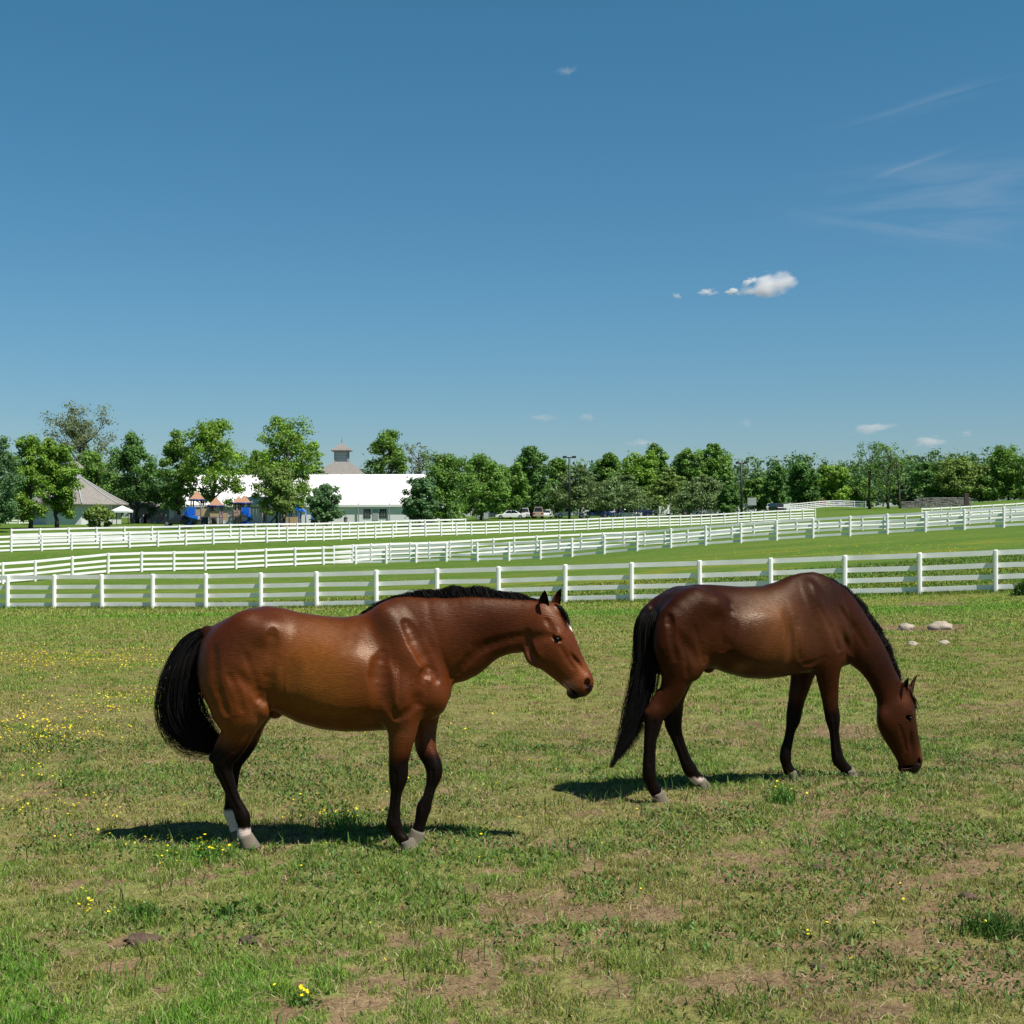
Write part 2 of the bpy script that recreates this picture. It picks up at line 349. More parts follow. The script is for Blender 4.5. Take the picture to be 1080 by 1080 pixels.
def weed(px, py, r, h, nl, nf, label, dark=1.0, broad=.008, name='weed_clump'):
    X, Y, Z = gp(px, py)
    o = root(name, label, 'weed', (X, Y, Z))
    a = RNG.uniform(0, 2 * PI, nl); q = np.abs(RNG.normal(0, .5, nl)) * r
    xx = np.cos(a) * q; yy = np.sin(a) * q * .7
    hg = h * RNG.uniform(.3, 1.1, nl) * np.clip(1 - .5 * (q / r) ** 2, .3, 1)
    cc = np.array([[.07, .16, .022]]) * RNG.uniform(.5, 1.6, (nl, 1)) * dark
    zz = H(xx + X, yy + Y) - Z - .01
    P, T, C = blades(xx, yy, hg, np.full(nl, broad), RNG.uniform(.1, .9, nl), cc, z0=zz)
    # small leaflets along the height
    m = nl * 2; k = RNG.integers(0, nl, m); f = RNG.uniform(.2, .95, m)
    lx = xx[k] + RNG.normal(0, .02, m); ly = yy[k] + RNG.normal(0, .02, m); lz = zz[k] + hg[k] * f
    s = RNG.uniform(.5, 1.1, (m, 1)) * broad * 1.2
    A = RNG.normal(0, 1, (m, 3)); A /= np.linalg.norm(A, axis=1)[:, None]; B = np.cross(A, RNG.normal(0, 1, (m, 3))); B /= np.linalg.norm(B, axis=1)[:, None]
    Cn = np.stack([lx, ly, lz], 1); Q = np.stack([Cn - A * s, Cn + B * s * .6, Cn + A * s, Cn - B * s * .6], 1).reshape(-1, 3)
    bq = (np.arange(m) * 4)[:, None]; T2 = np.concatenate([bq + np.array([[0, 1, 2]]), bq + np.array([[0, 2, 3]])], 0) + len(P)
    me = npmesh('leaves', np.concatenate([P, Q]), np.concatenate([T, T2]), col=np.concatenate([C, np.repeat(np.array([[.07, .16, .02]]) * RNG.uniform(.5, 1.5, (m, 1)) * dark, 4, axis=0)]))
    link('leaves', me, M_stalk, o)
    if nf:
        k = RNG.integers(0, nl, nf); Pf = np.stack([xx[k], yy[k], zz[k] + hg[k] + .01], 1)
        V, T = flower_heads(np.zeros((1, 3)), .011); fm = npmesh('flower', V, T); fm.materials.append(M_yellow)
        for p_ in Pf: fo = link('flower', fm, None, o); fo.location = p_; fo.rotation_euler = (RNG.normal(0, .3), RNG.normal(0, .3), RNG.uniform(0, 6))
weed(362, 874, .36, .17, 190, 60, 'tall flowering weed clump on the horse shadow between the front and hind legs', 1.9)
weed(826, 846, .17, .15, 200, 10, 'flowering weed clump just below the grazing horse\'s left front hoof', 1.5)
weed(212, 906, .36, .13, 240, 22, 'spreading weed clump with yellow flowers left of the white sock hooves', 1.5)
weed(1046, 985, .42, .12, 420, 2, 'dark green leafy clump in the lower right corner of the pasture', .8)
weed(240, 965, .40, .06, 120, 0, 'broad-leaved dark weeds in the foreground below the standing horse', .8, .016)
weed(318, 1060, .09, .07, 60, 6, 'small bright buttercup plant at the very bottom edge')
weed(150, 970, .25, .10, 200, 5, 'green tuft beside the brown clod in the left foreground')
weed(1080, 628, .34, .50, 420, 0, 'dark bushy weed against the near fence at the right edge', .8, .035)
weed(500, 165 + 720, .12, .09, 90, 4, 'small weed right of the standing horse\'s front hooves')
def lump(px, py, sx, sy, sz, m, name, label, cat, seed):
    X, Y, Z = gp(px, py); r = np.random.default_rng(seed)
    n1, n2 = 14, 20; V = []; 
    for i_ in range(n1 + 1):
        th = PI * i_ / n1
        for j in range(n2):
            ph = 2 * PI * j / n2; d = np.array([math.sin(th) * math.cos(ph), math.sin(th) * math.sin(ph), math.cos(th)])
            k = .72 + .55 * float(vnoise(np.array([d[0] * 2.1 + seed]), np.array([d[1] * 2.1 + d[2] * 3]), seed)[0]) + .18 * float(vnoise(np.array([d[0] * 7 + seed]), np.array([d[1] * 7 + d[2] * 6]), seed)[0])
            V.append(d * k * np.array([sx, sy, sz]))
    Fq = [(i_ * n2 + j, (i_ + 1) * n2 + j, (i_ + 1) * n2 + (j + 1) % n2, i_ * n2 + (j + 1) % n2) for i_ in range(n1) for j in range(n2)]
    me = npmesh(name, np.array(V), Fq, smooth=True); o = link(name, me, m); o.location = (X, Y, Z + sz * .15)
    tag(o, label, cat); return o
lump(955, 664, .16, .14, .11, M_rock, 'rock', 'pale limestone rock lying in the bare patch beyond the grazing horse, left one of two', 'rock', 3)
lump(992, 664, .22, .16, .14, M_rock, 'rock', 'larger pale rock at the right end of the bare patch by the fence', 'rock', 4)
lump(962, 681, .09, .08, .06, M_rock, 'rock', 'small flat white stone in the grass nearer than the two rocks', 'rock', 5)
lump(996, 679, .09, .07, .05, M_rock, 'rock', 'flat white stone farthest right below the larger rock', 'rock', 12)
lump(151, 994, .085, .06, .04, M_clod, 'dirt_clod', 'dark brown clod of dung in the left foreground', 'clod', 6)
lump(262, 995, .05, .04, .028, M_clod, 'dirt_clod', 'small dark clod between weeds in the left foreground', 'clod', 7)
lump(1020, 948, .045, .035, .024, M_clod, 'dirt_clod', 'small dark clod above the leafy clump at right', 'clod', 8)
lump(862, 1022, .04, .03, .02, M_clod, 'dirt_clod', 'small dark clod in the bottom right foreground grass', 'clod', 9)
lump(862, 918, .05, .04, .028, M_clod, 'dirt_clod', 'brown clod in mid foreground below the grazing horse', 'clod', 10)
# ------------------------------------------------------------------ horses
def smin(a, b, k):
    h = np.clip(.5 + .5 * (b - a) / k, 0, 1); return b + (a - b) * h - k * h * (1 - h)
class Field:
    def __init__(s, lo, hi, r):
        s.lo = np.array(lo, float); s.r = r; n = np.ceil((np.array(hi) - s.lo) / r).astype(int) + 1
        s.ax = [s.lo[i] + np.arange(n[i]) * r for i in range(3)]; s.F = np.full(tuple(n), .5, np.float32)
    def sl(s, lo, hi):
        out = []
        for i in range(3):
            a = int(np.clip((lo[i] - s.lo[i]) / s.r, 0, len(s.ax[i]) - 1)); b = int(np.clip(math.ceil((hi[i] - s.lo[i]) / s.r) + 1, a + 1, len(s.ax[i]))); out.append(slice(a, b))
        return tuple(out)
    def grid(s, sl): return s.ax[0][sl[0]][:, None, None].astype(np.float32), s.ax[1][sl[1]][None, :, None].astype(np.float32), s.ax[2][sl[2]][None, None, :].astype(np.float32)
def cone(S, T, Z, A, B):     # stations: (s, z, t, h, w)
    ds, dz = B[0] - A[0], B[1] - A[1]; L2 = ds * ds + dz * dz + 1e-9
    u = np.clip(((S - A[0]) * ds + (Z - A[1]) * dz) / L2, 0, 1)
    cs = A[0] + u * ds; cz = A[1] + u * dz; ct = A[2] + u * (B[2] - A[2]); h = A[3] + u * (B[3] - A[3]); w = A[4] + u * (B[4] - A[4])
    q = np.sqrt(((S - cs) ** 2 + (Z - cz) ** 2) / h ** 2 + ((T - ct) / w) ** 2); return (q - 1) * np.minimum(h, w)
def catmull(P, sub=3):
    P = [np.array(p, float) for p in P]; out = []
    for i in range(len(P) - 1):
        p0 = P[max(i - 1, 0)]; p1 = P[i]; p2 = P[i + 1]; p3 = P[min(i + 2, len(P) - 1)]
        for k in range(sub):
            t = k / sub; v = .5 * ((2 * p1) + (-p0 + p2) * t + (2 * p0 - 5 * p1 + 4 * p2 - p3) * t * t + (-p0 + 3 * p1 - 3 * p2 + p3) * t ** 3)
            v[3:] = p1[3:] + (p2[3:] - p1[3:]) * t if len(v) > 3 else v[3:]
            out.append(v)
    out.append(P[-1]); return out
def chain(fd, P, k, ki=.006, sub=3, neg=False):
    P = catmull(P, sub) if len(P) > 2 else [np.array(p, float) for p in P]
    a = np.array(P); m = a[:, 3].max() + k + .02; mw = a[:, 4].max() + k + .02
    sl = fd.sl((a[:, 0].min() - m, a[:, 2].min() - mw, a[:, 1].min() - m), (a[:, 0].max() + m, a[:, 2].max() + mw, a[:, 1].max() + m))
    S, T, Z = fd.grid(sl); d = None
    for A, B in zip(P[:-1], P[1:]):
        e = cone(S, T, Z, A, B); d = e if d is None else smin(d, e, ki)
    if neg: fd.F[sl] = -smin(-fd.F[sl], d, k)
    else: fd.F[sl] = smin(fd.F[sl], d, k)
def blob(fd, c, r, k, ang=0.0, neg=False):   # ellipsoid centre (s,z,t) radii (rs,rz,rt)
    m = max(r) + k + .03; sl = fd.sl((c[0] - m, c[2] - m, c[1] - m), (c[0] + m, c[2] + m, c[1] + m)); S, T, Z = fd.grid(sl)
    ca, sa = math.cos(ang), math.sin(ang); x = (S - c[0]) * ca + (Z - c[1]) * sa; z = (Z - c[1]) * ca - (S - c[0]) * sa
    q = np.sqrt((x / r[0]) ** 2 + (z / r[1]) ** 2 + ((T - c[2]) / r[2]) ** 2); d = (q - 1) * min(r)
    fd.F[sl] = -smin(-fd.F[sl], d, k) if neg else smin(fd.F[sl], d, k)
def groove(fd, h, pts, r, depth, k=.012, ridge=False, sides=(-1, 1)):
    """carve (or raise) a soft line that follows the body surface through photo points, on both flanks"""
    for sg in sides:
        P = []
        for px, py in pts:
            s0, z0, _ = h.loc(px, py, -.2); i = int(round((s0 - fd.lo[0]) / fd.r)); j = int(round((z0 - fd.lo[2]) / fd.r))
            if not (0 <= i < fd.F.shape[0] and 0 <= j < fd.F.shape[2]): continue
            col = fd.F[i, :, j]; inside = np.nonzero(col < 0)[0]
            if len(inside) == 0: continue
            t = fd.ax[1][inside[0] if sg < 0 else inside[-1]]
            off = (-(r * .6) if ridge else (r - depth)) * sg
            rr = r * (.55 if len(P) == 0 or (px, py) == tuple(pts[-1]) else 1)
            off = (-(rr * .6) if ridge else (rr - depth * (rr / r) ** .5)) * sg
            P.append((s0, z0, t + off, rr, rr))
        if len(P) > 1: chain(fd, P, k, ki=.004, neg=not ridge)
def surface_nets(fd):
    Fv = fd.F; ins = Fv < 0; n = Fv.shape
    c = np.zeros((n[0] - 1, n[1] - 1, n[2] - 1), np.int8)
    for a in (0, 1):
        for b in (0, 1):
            for d in (0, 1): c += ins[a:n[0] - 1 + a, b:n[1] - 1 + b, d:n[2] - 1 + d]
    I, J, K = np.nonzero((c > 0) & (c < 8)); ids = np.full(c.shape, -1, np.int32); ids[I, J, K] = np.arange(len(I))
    acc = np.zeros((len(I), 3)); cnt = np.zeros(len(I))
    cor = [(a, b, d) for a in (0, 1) for b in (0, 1) for d in (0, 1)]
    for p in cor:
        for ax in range(3):
            if p[ax]: continue
            q = list(p); q[ax] = 1
            fa = Fv[I + p[0], J + p[1], K + p[2]]; fb = Fv[I + q[0], J + q[1], K + q[2]]; m = (fa < 0) != (fb < 0)
            t = np.where(m, fa / np.where(m, fa - fb, 1), 0); pos = np.stack([np.full(len(I), p[0]), np.full(len(I), p[1]), np.full(len(I), p[2])], 1).astype(float); pos[:, ax] += t
            acc += pos * m[:, None]; cnt += m
    V = (np.stack([I, J, K], 1) + acc / cnt[:, None]) * fd.r + fd.lo
    Q = []
    for ax in range(3):
        o1, o2 = [(1, 2), (2, 0), (0, 1)][ax]
        s0 = [slice(1, None)] * 3; s1 = [slice(1, None)] * 3; s0[ax] = slice(0, -1); s1[ax] = slice(1, None)
        A = ins[tuple(s0)]; B = ins[tuple(s1)]; E = np.stack(np.nonzero(A != B), 1)
        base = E.copy(); 
        for d in range(3):
            if d != ax: base[:, d] += 1
        flip = A[E[:, 0], E[:, 1], E[:, 2]]
        def cid(d1, d2):
            x = base.copy(); x[:, o1] -= d1; x[:, o2] -= d2
            ok = (x[:, 0] < c.shape[0]) & (x[:, 1] < c.shape[1]) & (x[:, 2] < c.shape[2]); x = np.minimum(x, np.array(c.shape) - 1)
            return np.where(ok, ids[x[:, 0], x[:, 1], x[:, 2]], -1)
        q = np.stack([cid(0, 0), cid(1, 0), cid(1, 1), cid(0, 1)], 1); q[~flip] = q[~flip][:, ::-1]
        Q.append(q[(q >= 0).all(1)])
    return V, np.concatenate(Q)
def laplace(V, Q, it, lam=.5):
    e = np.concatenate([Q[:, [0, 1]], Q[:, [1, 2]], Q[:, [2, 3]], Q[:, [3, 0]]]); e = np.concatenate([e, e[:, ::-1]])
    n = len(V); deg = np.bincount(e[:, 0], minlength=n)[:, None]
    for i in range(it):
        for l in (lam, -lam * .94 if i < it - 1 else 0):
            A = np.stack([np.bincount(e[:, 0], weights=V[e[:, 1], k], minlength=n) for k in range(3)], 1) / np.maximum(deg, 1)
            V = V + l * (A - V)
    return V
def strands(P, wid, rng, col_m=None):
    """P (n,m,3) polylines -> thin two-sided ribbons, tapering"""
    n, m, _ = P.shape; d = np.gradient(P, axis=1); d /= np.linalg.norm(d, axis=2, keepdims=True) + 1e-9
    side = rng.normal(0, 1, (n, 1, 3)) + np.array([0, -.3, 0]); side = np.cross(d, np.broadcast_to(side, d.shape)); side /= np.linalg.norm(side, axis=2, keepdims=True) + 1e-9
    tp = np.interp(np.linspace(0, 1, m), [0, .15, .7, 1], [.7, 1, .8, .12])[None, :, None] * wid * rng.uniform(.6, 1.3, (n, 1, 1))
    V = np.stack([P - side * tp * .5, P + side * tp * .5], 2).reshape(-1, 3)
    b = (np.arange(n) * m * 2)[:, None, None] + (np.arange(m - 1) * 2)[None, :, None] + np.array([0, 1, 3, 2])[None, None]
    return V, b.reshape(-1, 4)

def coat(name, rough, spec):
    m = bpy.data.materials.new(name); m.use_nodes = True; nt = m.node_tree; b = nt.nodes['Principled BSDF']
    a = nt.nodes.new('ShaderNodeAttribute'); a.attribute_name = 'Col'; tc = nt.nodes.new('ShaderNodeTexCoord')
    mp = nt.nodes.new('ShaderNodeMapping'); mp.inputs['Scale'].default_value = (22, 190, 190); mp.inputs['Rotation'].default_value = (0, .5, 0); nt.links.new(tc.outputs['Object'], mp.inputs['Vector'])
    n1 = nt.nodes.new('ShaderNodeTexNoise'); n1.inputs['Scale'].default_value = 1; n1.inputs['Detail'].default_value = 4; nt.links.new(mp.outputs[0], n1.inputs['Vector'])
    n2 = nt.nodes.new('ShaderNodeTexNoise'); n2.inputs['Scale'].default_value = 3.5; n2.inputs['Detail'].default_value = 5; nt.links.new(tc.outputs['Object'], n2.inputs['Vector'])
    def mr(src, lo, hi):
        r = nt.nodes.new('ShaderNodeMapRange'); r.inputs['From Min'].default_value = .3; r.inputs['From Max'].default_value = .7; r.inputs['To Min'].default_value = lo; r.inputs['To Max'].default_value = hi; nt.links.new(src, r.inputs['Value']); return r.outputs['Result']
    v1 = nt.nodes.new('ShaderNodeVectorMath'); v1.operation = 'SCALE'; nt.links.new(a.outputs['Color'], v1.inputs[0]); nt.links.new(mr(n1.outputs['Fac'], .72, 1.28), v1.inputs['Scale'])
    v2 = nt.nodes.new('ShaderNodeVectorMath'); v2.operation = 'SCALE'; nt.links.new(v1.outputs[0], v2.inputs[0]); nt.links.new(mr(n2.outputs['Fac'], .78, 1.22), v2.inputs['Scale'])
    nt.links.new(v2.outputs[0], b.inputs['Base Color']); nt.links.new(mr(n2.outputs['Fac'], rough - .05, rough + .09), b.inputs['Roughness'])
    b.inputs['Specular Tint'].default_value = (1, .80, .62, 1)
    lum = nt.nodes.new('ShaderNodeRGBToBW'); nt.links.new(a.outputs['Color'], lum.inputs[0]); sm = nt.nodes.new('ShaderNodeMapRange'); nt.links.new(lum.outputs[0], sm.inputs['Value'])
    sm.inputs['From Min'].default_value = .008; sm.inputs['From Max'].default_value = .03; sm.inputs['To Min'].default_value = .10; sm.inputs['To Max'].default_value = spec; nt.links.new(sm.outputs['Result'], b.inputs['Specular IOR Level'])
    b.inputs['Sheen Weight'].default_value = .0; b.inputs['Sheen Roughness'].default_value = .4; b.inputs['Sheen Tint'].default_value = (1, .9, .85, 1)
    bp = nt.nodes.new('ShaderNodeBump'); bp.inputs['Strength'].default_value = .6; bp.inputs['Distance'].default_value = .004; nt.links.new(n1.outputs['Fac'], bp.inputs['Height'])
    n3 = nt.nodes.new('ShaderNodeTexNoise'); n3.inputs['Scale'].default_value = 7; n3.inputs['Detail'].default_value = 3; nt.links.new(tc.outputs['Object'], n3.inputs['Vector'])
    bp2 = nt.nodes.new('ShaderNodeBump'); bp2.inputs['Strength'].default_value = .22; bp2.inputs['Distance'].default_value = .012; nt.links.new(n3.outputs['Fac'], bp2.inputs['Height']); nt.links.new(bp.outputs['Normal'], bp2.inputs['Normal'])
    nt.links.new(bp2.outputs['Normal'], b.inputs['Normal'])
    return m
M_coat = coat('bay_coat', .38, .38)
M_hair = mat('black_horse_hair', (.006, .005, .005), .7, .12)
M_hoof = mat('dusty_hoof', (.15, .128, .095), .85, .2, noise=(22, .22), bump=(40, .3, .003))
M_eye = mat('horse_eye', (.006, .004, .003), .3, .15)
M_earin = mat('ear_inner', (.05, .022, .012), .8, noise=(30, .2))

class Horse:
    def __init__(s, ang, O, label):
        s.a = ang; s.O = Vector((O[0], O[1], 0)); s.f = Vector((math.cos(ang), math.sin(ang), 0)); s.n = Vector((-math.sin(ang), math.cos(ang), 0))
        s.root = root('horse', label, 'horse', s.O, ang); s.root['kindred'] = ''
        del s.root['kindred']
    def loc(s, px, py, t=0.0):
        rx = (px - CX) / F; k = (t + s.O.dot(s.n)) / (-rx * math.sin(s.a) + math.cos(s.a))
        P = Vector((k * rx, k, 0)); return (P - s.O).dot(s.f), CZ + (HY - py) / F * k, k / F
    def st(s, px, py, hw, w, t=0.0):     # station from photo pixels -> (s,z,t,h,w)
        a, z, sc = s.loc(px, py, t); return (a, z, t, hw * sc, w)

def make_horse(h, torso, necks, heads, legs, haunch, muscles, neg, bbox, colour, mane, tail, ears, eye, extra, forelock, headturn=0.0, fine=.0065, grooves=(), ridges=()):
    fd = Field(bbox[0], bbox[1], fine)
    # torso from profile
    P = []
    for px, top, bot, w, cc in torso:
        s0, zt, _ = h.loc(px, top); _, zb, _ = h.loc(px, bot); P.append((s0, zt, zb, w, cc))
    P = np.array(P); sg = fd.ax[0]; m = (sg > P[0, 0] - .10) & (sg < P[-1, 0] + .10); i0, i1 = np.nonzero(m)[0][[0, -1]]
    sgi = sg[i0:i1 + 1]
    def smooth_interp(col):
        v = np.interp(sgi, P[:, 0], P[:, col]); k = np.array([1, 2, 4, 6, 7, 6, 4, 2, 1.0]); k /= k.sum(); vp = np.pad(v, 4, mode='edge'); return np.convolve(vp, k, 'valid')
    zt, zb, w, cc = [smooth_interp(c)[:, None, None] for c in (1, 2, 3, 4)]
    S, T, Z = fd.grid((slice(i0, i1 + 1), slice(None), slice(None)))
    hc = (zt - zb) / 2; zc = (zt + zb) / 2; q = (Z - zc) / hc; we = w * (1 - cc * .5 * (q + np.sqrt(q * q + .25)))
    ex = 2.25; d = (np.abs(q) ** ex + np.abs(T / we) ** ex) ** (1 / ex) - 1
    over = np.maximum(P[0, 0] - S, S - P[-1, 0]); dist = d * np.minimum(hc, we)
    dist = np.where(over > 0, np.maximum(dist, 0) + over, dist)
    fd.F[i0:i1 + 1] = smin(fd.F[i0:i1 + 1], dist.astype(np.float32), .01)
    for c, k in haunch: chain(fd, [(lambda g, q_: (g[0], g[1], q_[4], g[3], g[4]))(h.st(q_[0], q_[1], q_[2], q_[3], -abs(q_[4])), q_) for q_ in c], k)
    chain(fd, [h.st(*q_) for q_ in necks], .045, ki=.01)
    for c, r, k, an in muscles:
        sc = h.loc(c[0], c[1], -abs(c[2])); blob(fd, (sc[0], sc[1], c[2]), (r[0] * sc[2], r[1] * sc[2], r[2]), k, an)
    chain(fd, [h.st(*q_) for q_ in heads], .03, ki=.012)
    for c, r, k, an in extra:
        sc = h.loc(c[0], c[1], -abs(c[2])); blob(fd, (sc[0], sc[1], c[2]), (r[0] * sc[2], r[1] * sc[2], r[2]), k, an)
    for L in legs: chain(fd, [h.st(*q_) for q_ in L['p']], L.get('k', .025)); [chain(fd, [h.st(*q_) for q_ in e], .014) for e in L.get('e', [])]
    for L in legs:
        pp = L['p'][-8:-3]
        for sg_ in (-1, 1):
            g_ = [h.st(q_[0] - q_[2] * .22, q_[1], 1.0, .007, q_[4]) for q_ in pp]
            g_ = [(a_[0], a_[1], q_[4] + sg_ * (q_[3] + .001), .0075, .006) for a_, q_ in zip(g_, pp)]
            chain(fd, g_, .008, neg=True)
    for c, r, k, an in neg:
        sc = h.loc(c[0], c[1], -abs(c[2])); blob(fd, (sc[0], sc[1], c[2]), (r[0] * sc[2], r[1] * sc[2], r[2]), k, an, True)
    for pts_, r_, d_ in grooves: groove(fd, h, pts_, r_ * 3.4, d_ * .27, .012)
    V, Q = surface_nets(fd); V = laplace(V, Q, 3)
    # keep the largest connected shell only is unnecessary: everything is blended
    col = colour(h, V)
    me = npmesh('body', V, Q, col=col, smooth=True); link('body', me, M_coat, h.root)
    # hooves
    for L in legs:
        cx_, cz_, tx_, tz_, t_, sz = L['hoof']          # coronet centre px, toe-bottom px, lateral, scale
        a, z, _ = h.loc(cx_, cz_, t_); b, zb_, _ = h.loc(tx_, tz_, t_)
        ax_ = Vector((b - a, 0, zb_ - z)); hgt = .085 * sz
        m = MB(); n = 18; vs = []; rings = 6
        gx = L.get('flex', 0.0)
        for k in range(rings + 1):
            f = k / rings
            for j in range(n):
                t = 2 * PI * j / n; fw = (.047 + .022 * f) * sz; lt = (.045 + .017 * f) * sz
                x_ = math.cos(t) * fw * (1.12 if math.cos(t) > 0 else .82) + f * .030 * sz; y_ = math.sin(t) * lt
                zz = -hgt * f * (1 if math.cos(t) > 0 else 1 - .0 * abs(math.cos(t))) + (1 - f) * math.cos(t) * .012
                vs.append(Vector((x_, y_, zz)))
        R = Matrix.Rotation(gx, 3, 'Y')
        vs = [R @ v + Vector((a, t_, z)) for v in vs]
        fs = [(k * n + j, (k + 1) * n + j, (k + 1) * n + (j + 1) % n, k * n + (j + 1) % n) for k in range(rings) for j in range(n)] + [tuple(range(rings * n, rings * n + n))[::-1], tuple(range(n))]
        m.add(vs, fs, True); m.build('hoof', M_hoof, h.root)
    # eyes
    for sgn in (-1, 1):
        px, py, t_ = eye; s0, z0, _ = h.loc(px, py, -abs(t_)); t_ = abs(t_) * sgn + headturn * .5
        m = MB(); n1, n2 = 10, 16; r = .0175
        m.add([(s0 + math.sin(PI * i / n1) * math.cos(2 * PI * j / n2) * r, t_ + math.sin(PI * i / n1) * math.sin(2 * PI * j / n2) * r * .8, z0 + math.cos(PI * i / n1) * r * .8) for i in range(n1 + 1) for j in range(n2)],
              [(i * n2 + j, (i + 1) * n2 + j, (i + 1) * n2 + (j + 1) % n2, i * n2 + (j + 1) % n2) for i in range(n1) for j in range(n2)], True)
        m.build('eye', M_eye, h.root)
    # ears: cupped leaf shapes
    for (bx, by, bt), (tx, ty, tt), wd, face in ears:
        s0, z0, _ = h.loc(bx, by, bt); s1, z1, _ = h.loc(tx, ty, tt); A = Vector((s0, bt, z0)); B = Vector((s1, tt, z1)); D = B - A; L_ = D.length; D.normalize()
        fc = Vector(face); fc = (fc - D * fc.dot(D)).normalized(); sd = D.cross(fc)
        nr, nc = 14, 13; vs = []; 
        for thick in (0, .004):
            for i in range(nr + 1):
                f = i / nr; wv = wd * (math.sin(PI * min(1, .22 + .78 * f)) ** .75 if f > .3 else (.72 + .28 * f / .3) * math.sin(PI * (.22 + .78 * .3)) ** .75) + .001
                if f > .3: wv = wd * max(0.02, math.sin(PI * (.22 + .78 * .3)) ** .75 * (1 - ((f - .3) / .7) ** 2.0) ** .8)
                span = 2.3 * (1 - .35 * f)
                for j in range(nc):
                    t = (j / (nc - 1) - .5) * 2 * span
                    r_ = wv - thick
                    vs.append(A + D * (L_ * f) + sd * math.sin(t) * r_ - fc * math.cos(t) * r_ * .75 + fc * (wv * .2) - D.cross(sd) * 0 + fc * (-.010 * math.sin(f * PI)))
        o_ = (nr + 1) * nc
        fs = [(i * nc + j, i * nc + j + 1, (i + 1) * nc + j + 1, (i + 1) * nc + j) for i in range(nr) for j in range(nc - 1)]
        fs2 = [tuple(o_ + v for v in f[::-1]) for f in fs]
        me = npmesh('ear', np.array([tuple(v) for v in vs]), fs + fs2, smooth=True)
        a3 = np.array([tuple(v) for v in vs]); fr = np.tile(np.repeat(np.arange(nr + 1) / nr, nc), 2); ed = np.tile(np.tile(np.abs(np.arange(nc) / (nc - 1) - .5) * 2, nr + 1), 2)
        base = np.array([colour.base]) * np.ones((len(vs), 1)); dk = np.clip(sstep(.55, .95, fr) + sstep(.75, 1, ed), 0, 1)[:, None]
        inner = np.concatenate([np.zeros(o_), np.ones(o_)])[:, None]
        cc_ = base * (1 - dk) + np.array([[.008, .007, .007]]) * dk; cc_ = cc_ * (1 - inner * .85)
        at_ = me.color_attributes.new('Col', 'FLOAT_COLOR', 'POINT'); c4 = np.ones((len(vs), 4), np.float32); c4[:, :3] = cc_; at_.data.foreach_set('color', c4.ravel())
        link('ear', me, M_coat, h.root)
    rng = np.random.default_rng(8)
    # tail
    G = np.array([h.loc(px, py)[:2] + (w_ * h.loc(px, py)[2],) for px, py, w_ in tail['g']]); tt = np.array(tail['t'])

    n = tail['n']; M_ = 20; uu = np.linspace(0, 1, M_); L_ = np.concatenate([[0], np.cumsum(np.linalg.norm(np.diff(G[:, :2], axis=0), axis=1))]); L_ /= L_[-1]
    a_ = rng.normal(0, .45, n); a_ = np.where(rng.random(n) < .05, rng.normal(0, .95, n), a_); a_ = np.clip(a_, -1.7, 1.9); b_ = rng.normal(0, .45, n); ue = np.where(rng.random(n) < .12, rng.uniform(.5, .9, n), rng.uniform(.86, 1.08, n))
    ph = rng.uniform(0, 6.28, n); fq = rng.uniform(3, 14, n)
    Pn = np.zeros((n, M_, 3)); jit = rng.normal(0, .009, n)
    fine_u = np.linspace(0, 1.1, 220)
    def gi(c, u_): 
        v = np.interp(np.minimum(fine_u, 1), L_, c); v = np.convolve(np.pad(v, 8, mode='edge'), np.ones(17) / 17, 'valid'); return np.interp(u_, fine_u, v)
    sl_ = (G[-1, :2] - G[-2, :2]) / (L_[-1] - L_[-2])
    for k in range(M_):
        u_ = uu[k] * ue; e = np.maximum(u_ - 1, 0)
        cs, cz, cw, ct = gi(G[:, 0], u_) + e * sl_[0], gi(G[:, 1], u_) + e * sl_[1], gi(G[:, 2], u_), gi(tt, u_)
        du = .02; ns = -(gi(G[:, 1], np.minimum(u_ + du, 1)) - gi(G[:, 1], np.maximum(u_ - du, 0))); nz = gi(G[:, 0], np.minimum(u_ + du, 1)) - gi(G[:, 0], np.maximum(u_ - du, 0)); nl = np.sqrt(ns ** 2 + nz ** 2) + 1e-6
        wob = .10 * np.sin(ph + fq * u_) * u_ + tail.get('spread', .0) * a_ * u_ ** 3
        off = (a_ * .82 + wob) * cw + jit * np.sin(ph * 3 + u_ * fq * 1.7) * u_
        Pn[:, k, 0] = cs + ns / nl * off; Pn[:, k, 2] = cz + nz / nl * off; Pn[:, k, 1] = ct + b_ * np.minimum(cw * .8, .07) + .006 * np.sin(ph * 2 + fq * u_)
    Vt, Qt = strands(Pn, tail.get('wid', .0055), rng); link('tail', npmesh('tail', Vt, Qt, smooth=False), M_hair, h.root)
    # mane
    C = np.array([h.loc(px, py)[:2] for px, py in mane['c']]); n = mane['n']; k = rng.random(n) * (len(C) - 1); i0 = np.minimum(k.astype(int), len(C) - 2); fr = (k - i0)[:, None]
    B = C[i0] * (1 - fr) + C[i0 + 1] * fr; dv = C[i0 + 1] - C[i0]; dv /= np.linalg.norm(dv, axis=1)[:, None]; nm = np.stack([-dv[:, 1], dv[:, 0]], 1)
    hgt = np.interp(k, np.arange(len(C)), mane['h']); hgt = hgt * rng.uniform(.55, 1.15, n) * (.85 + .28 * np.interp(k * 3.3, np.arange(60), np.random.default_rng(4).random(60)))
    M_ = 9; Pm = np.zeros((n, M_, 3)); fall = rng.uniform(.03, .15, n); lt = rng.normal(0, .010, n); swp = rng.normal(mane.get('sweep', -.02), .035, n) + .018 * np.sin(k * 5.3); nearside = rng.random(n) < mane.get('near', .05)
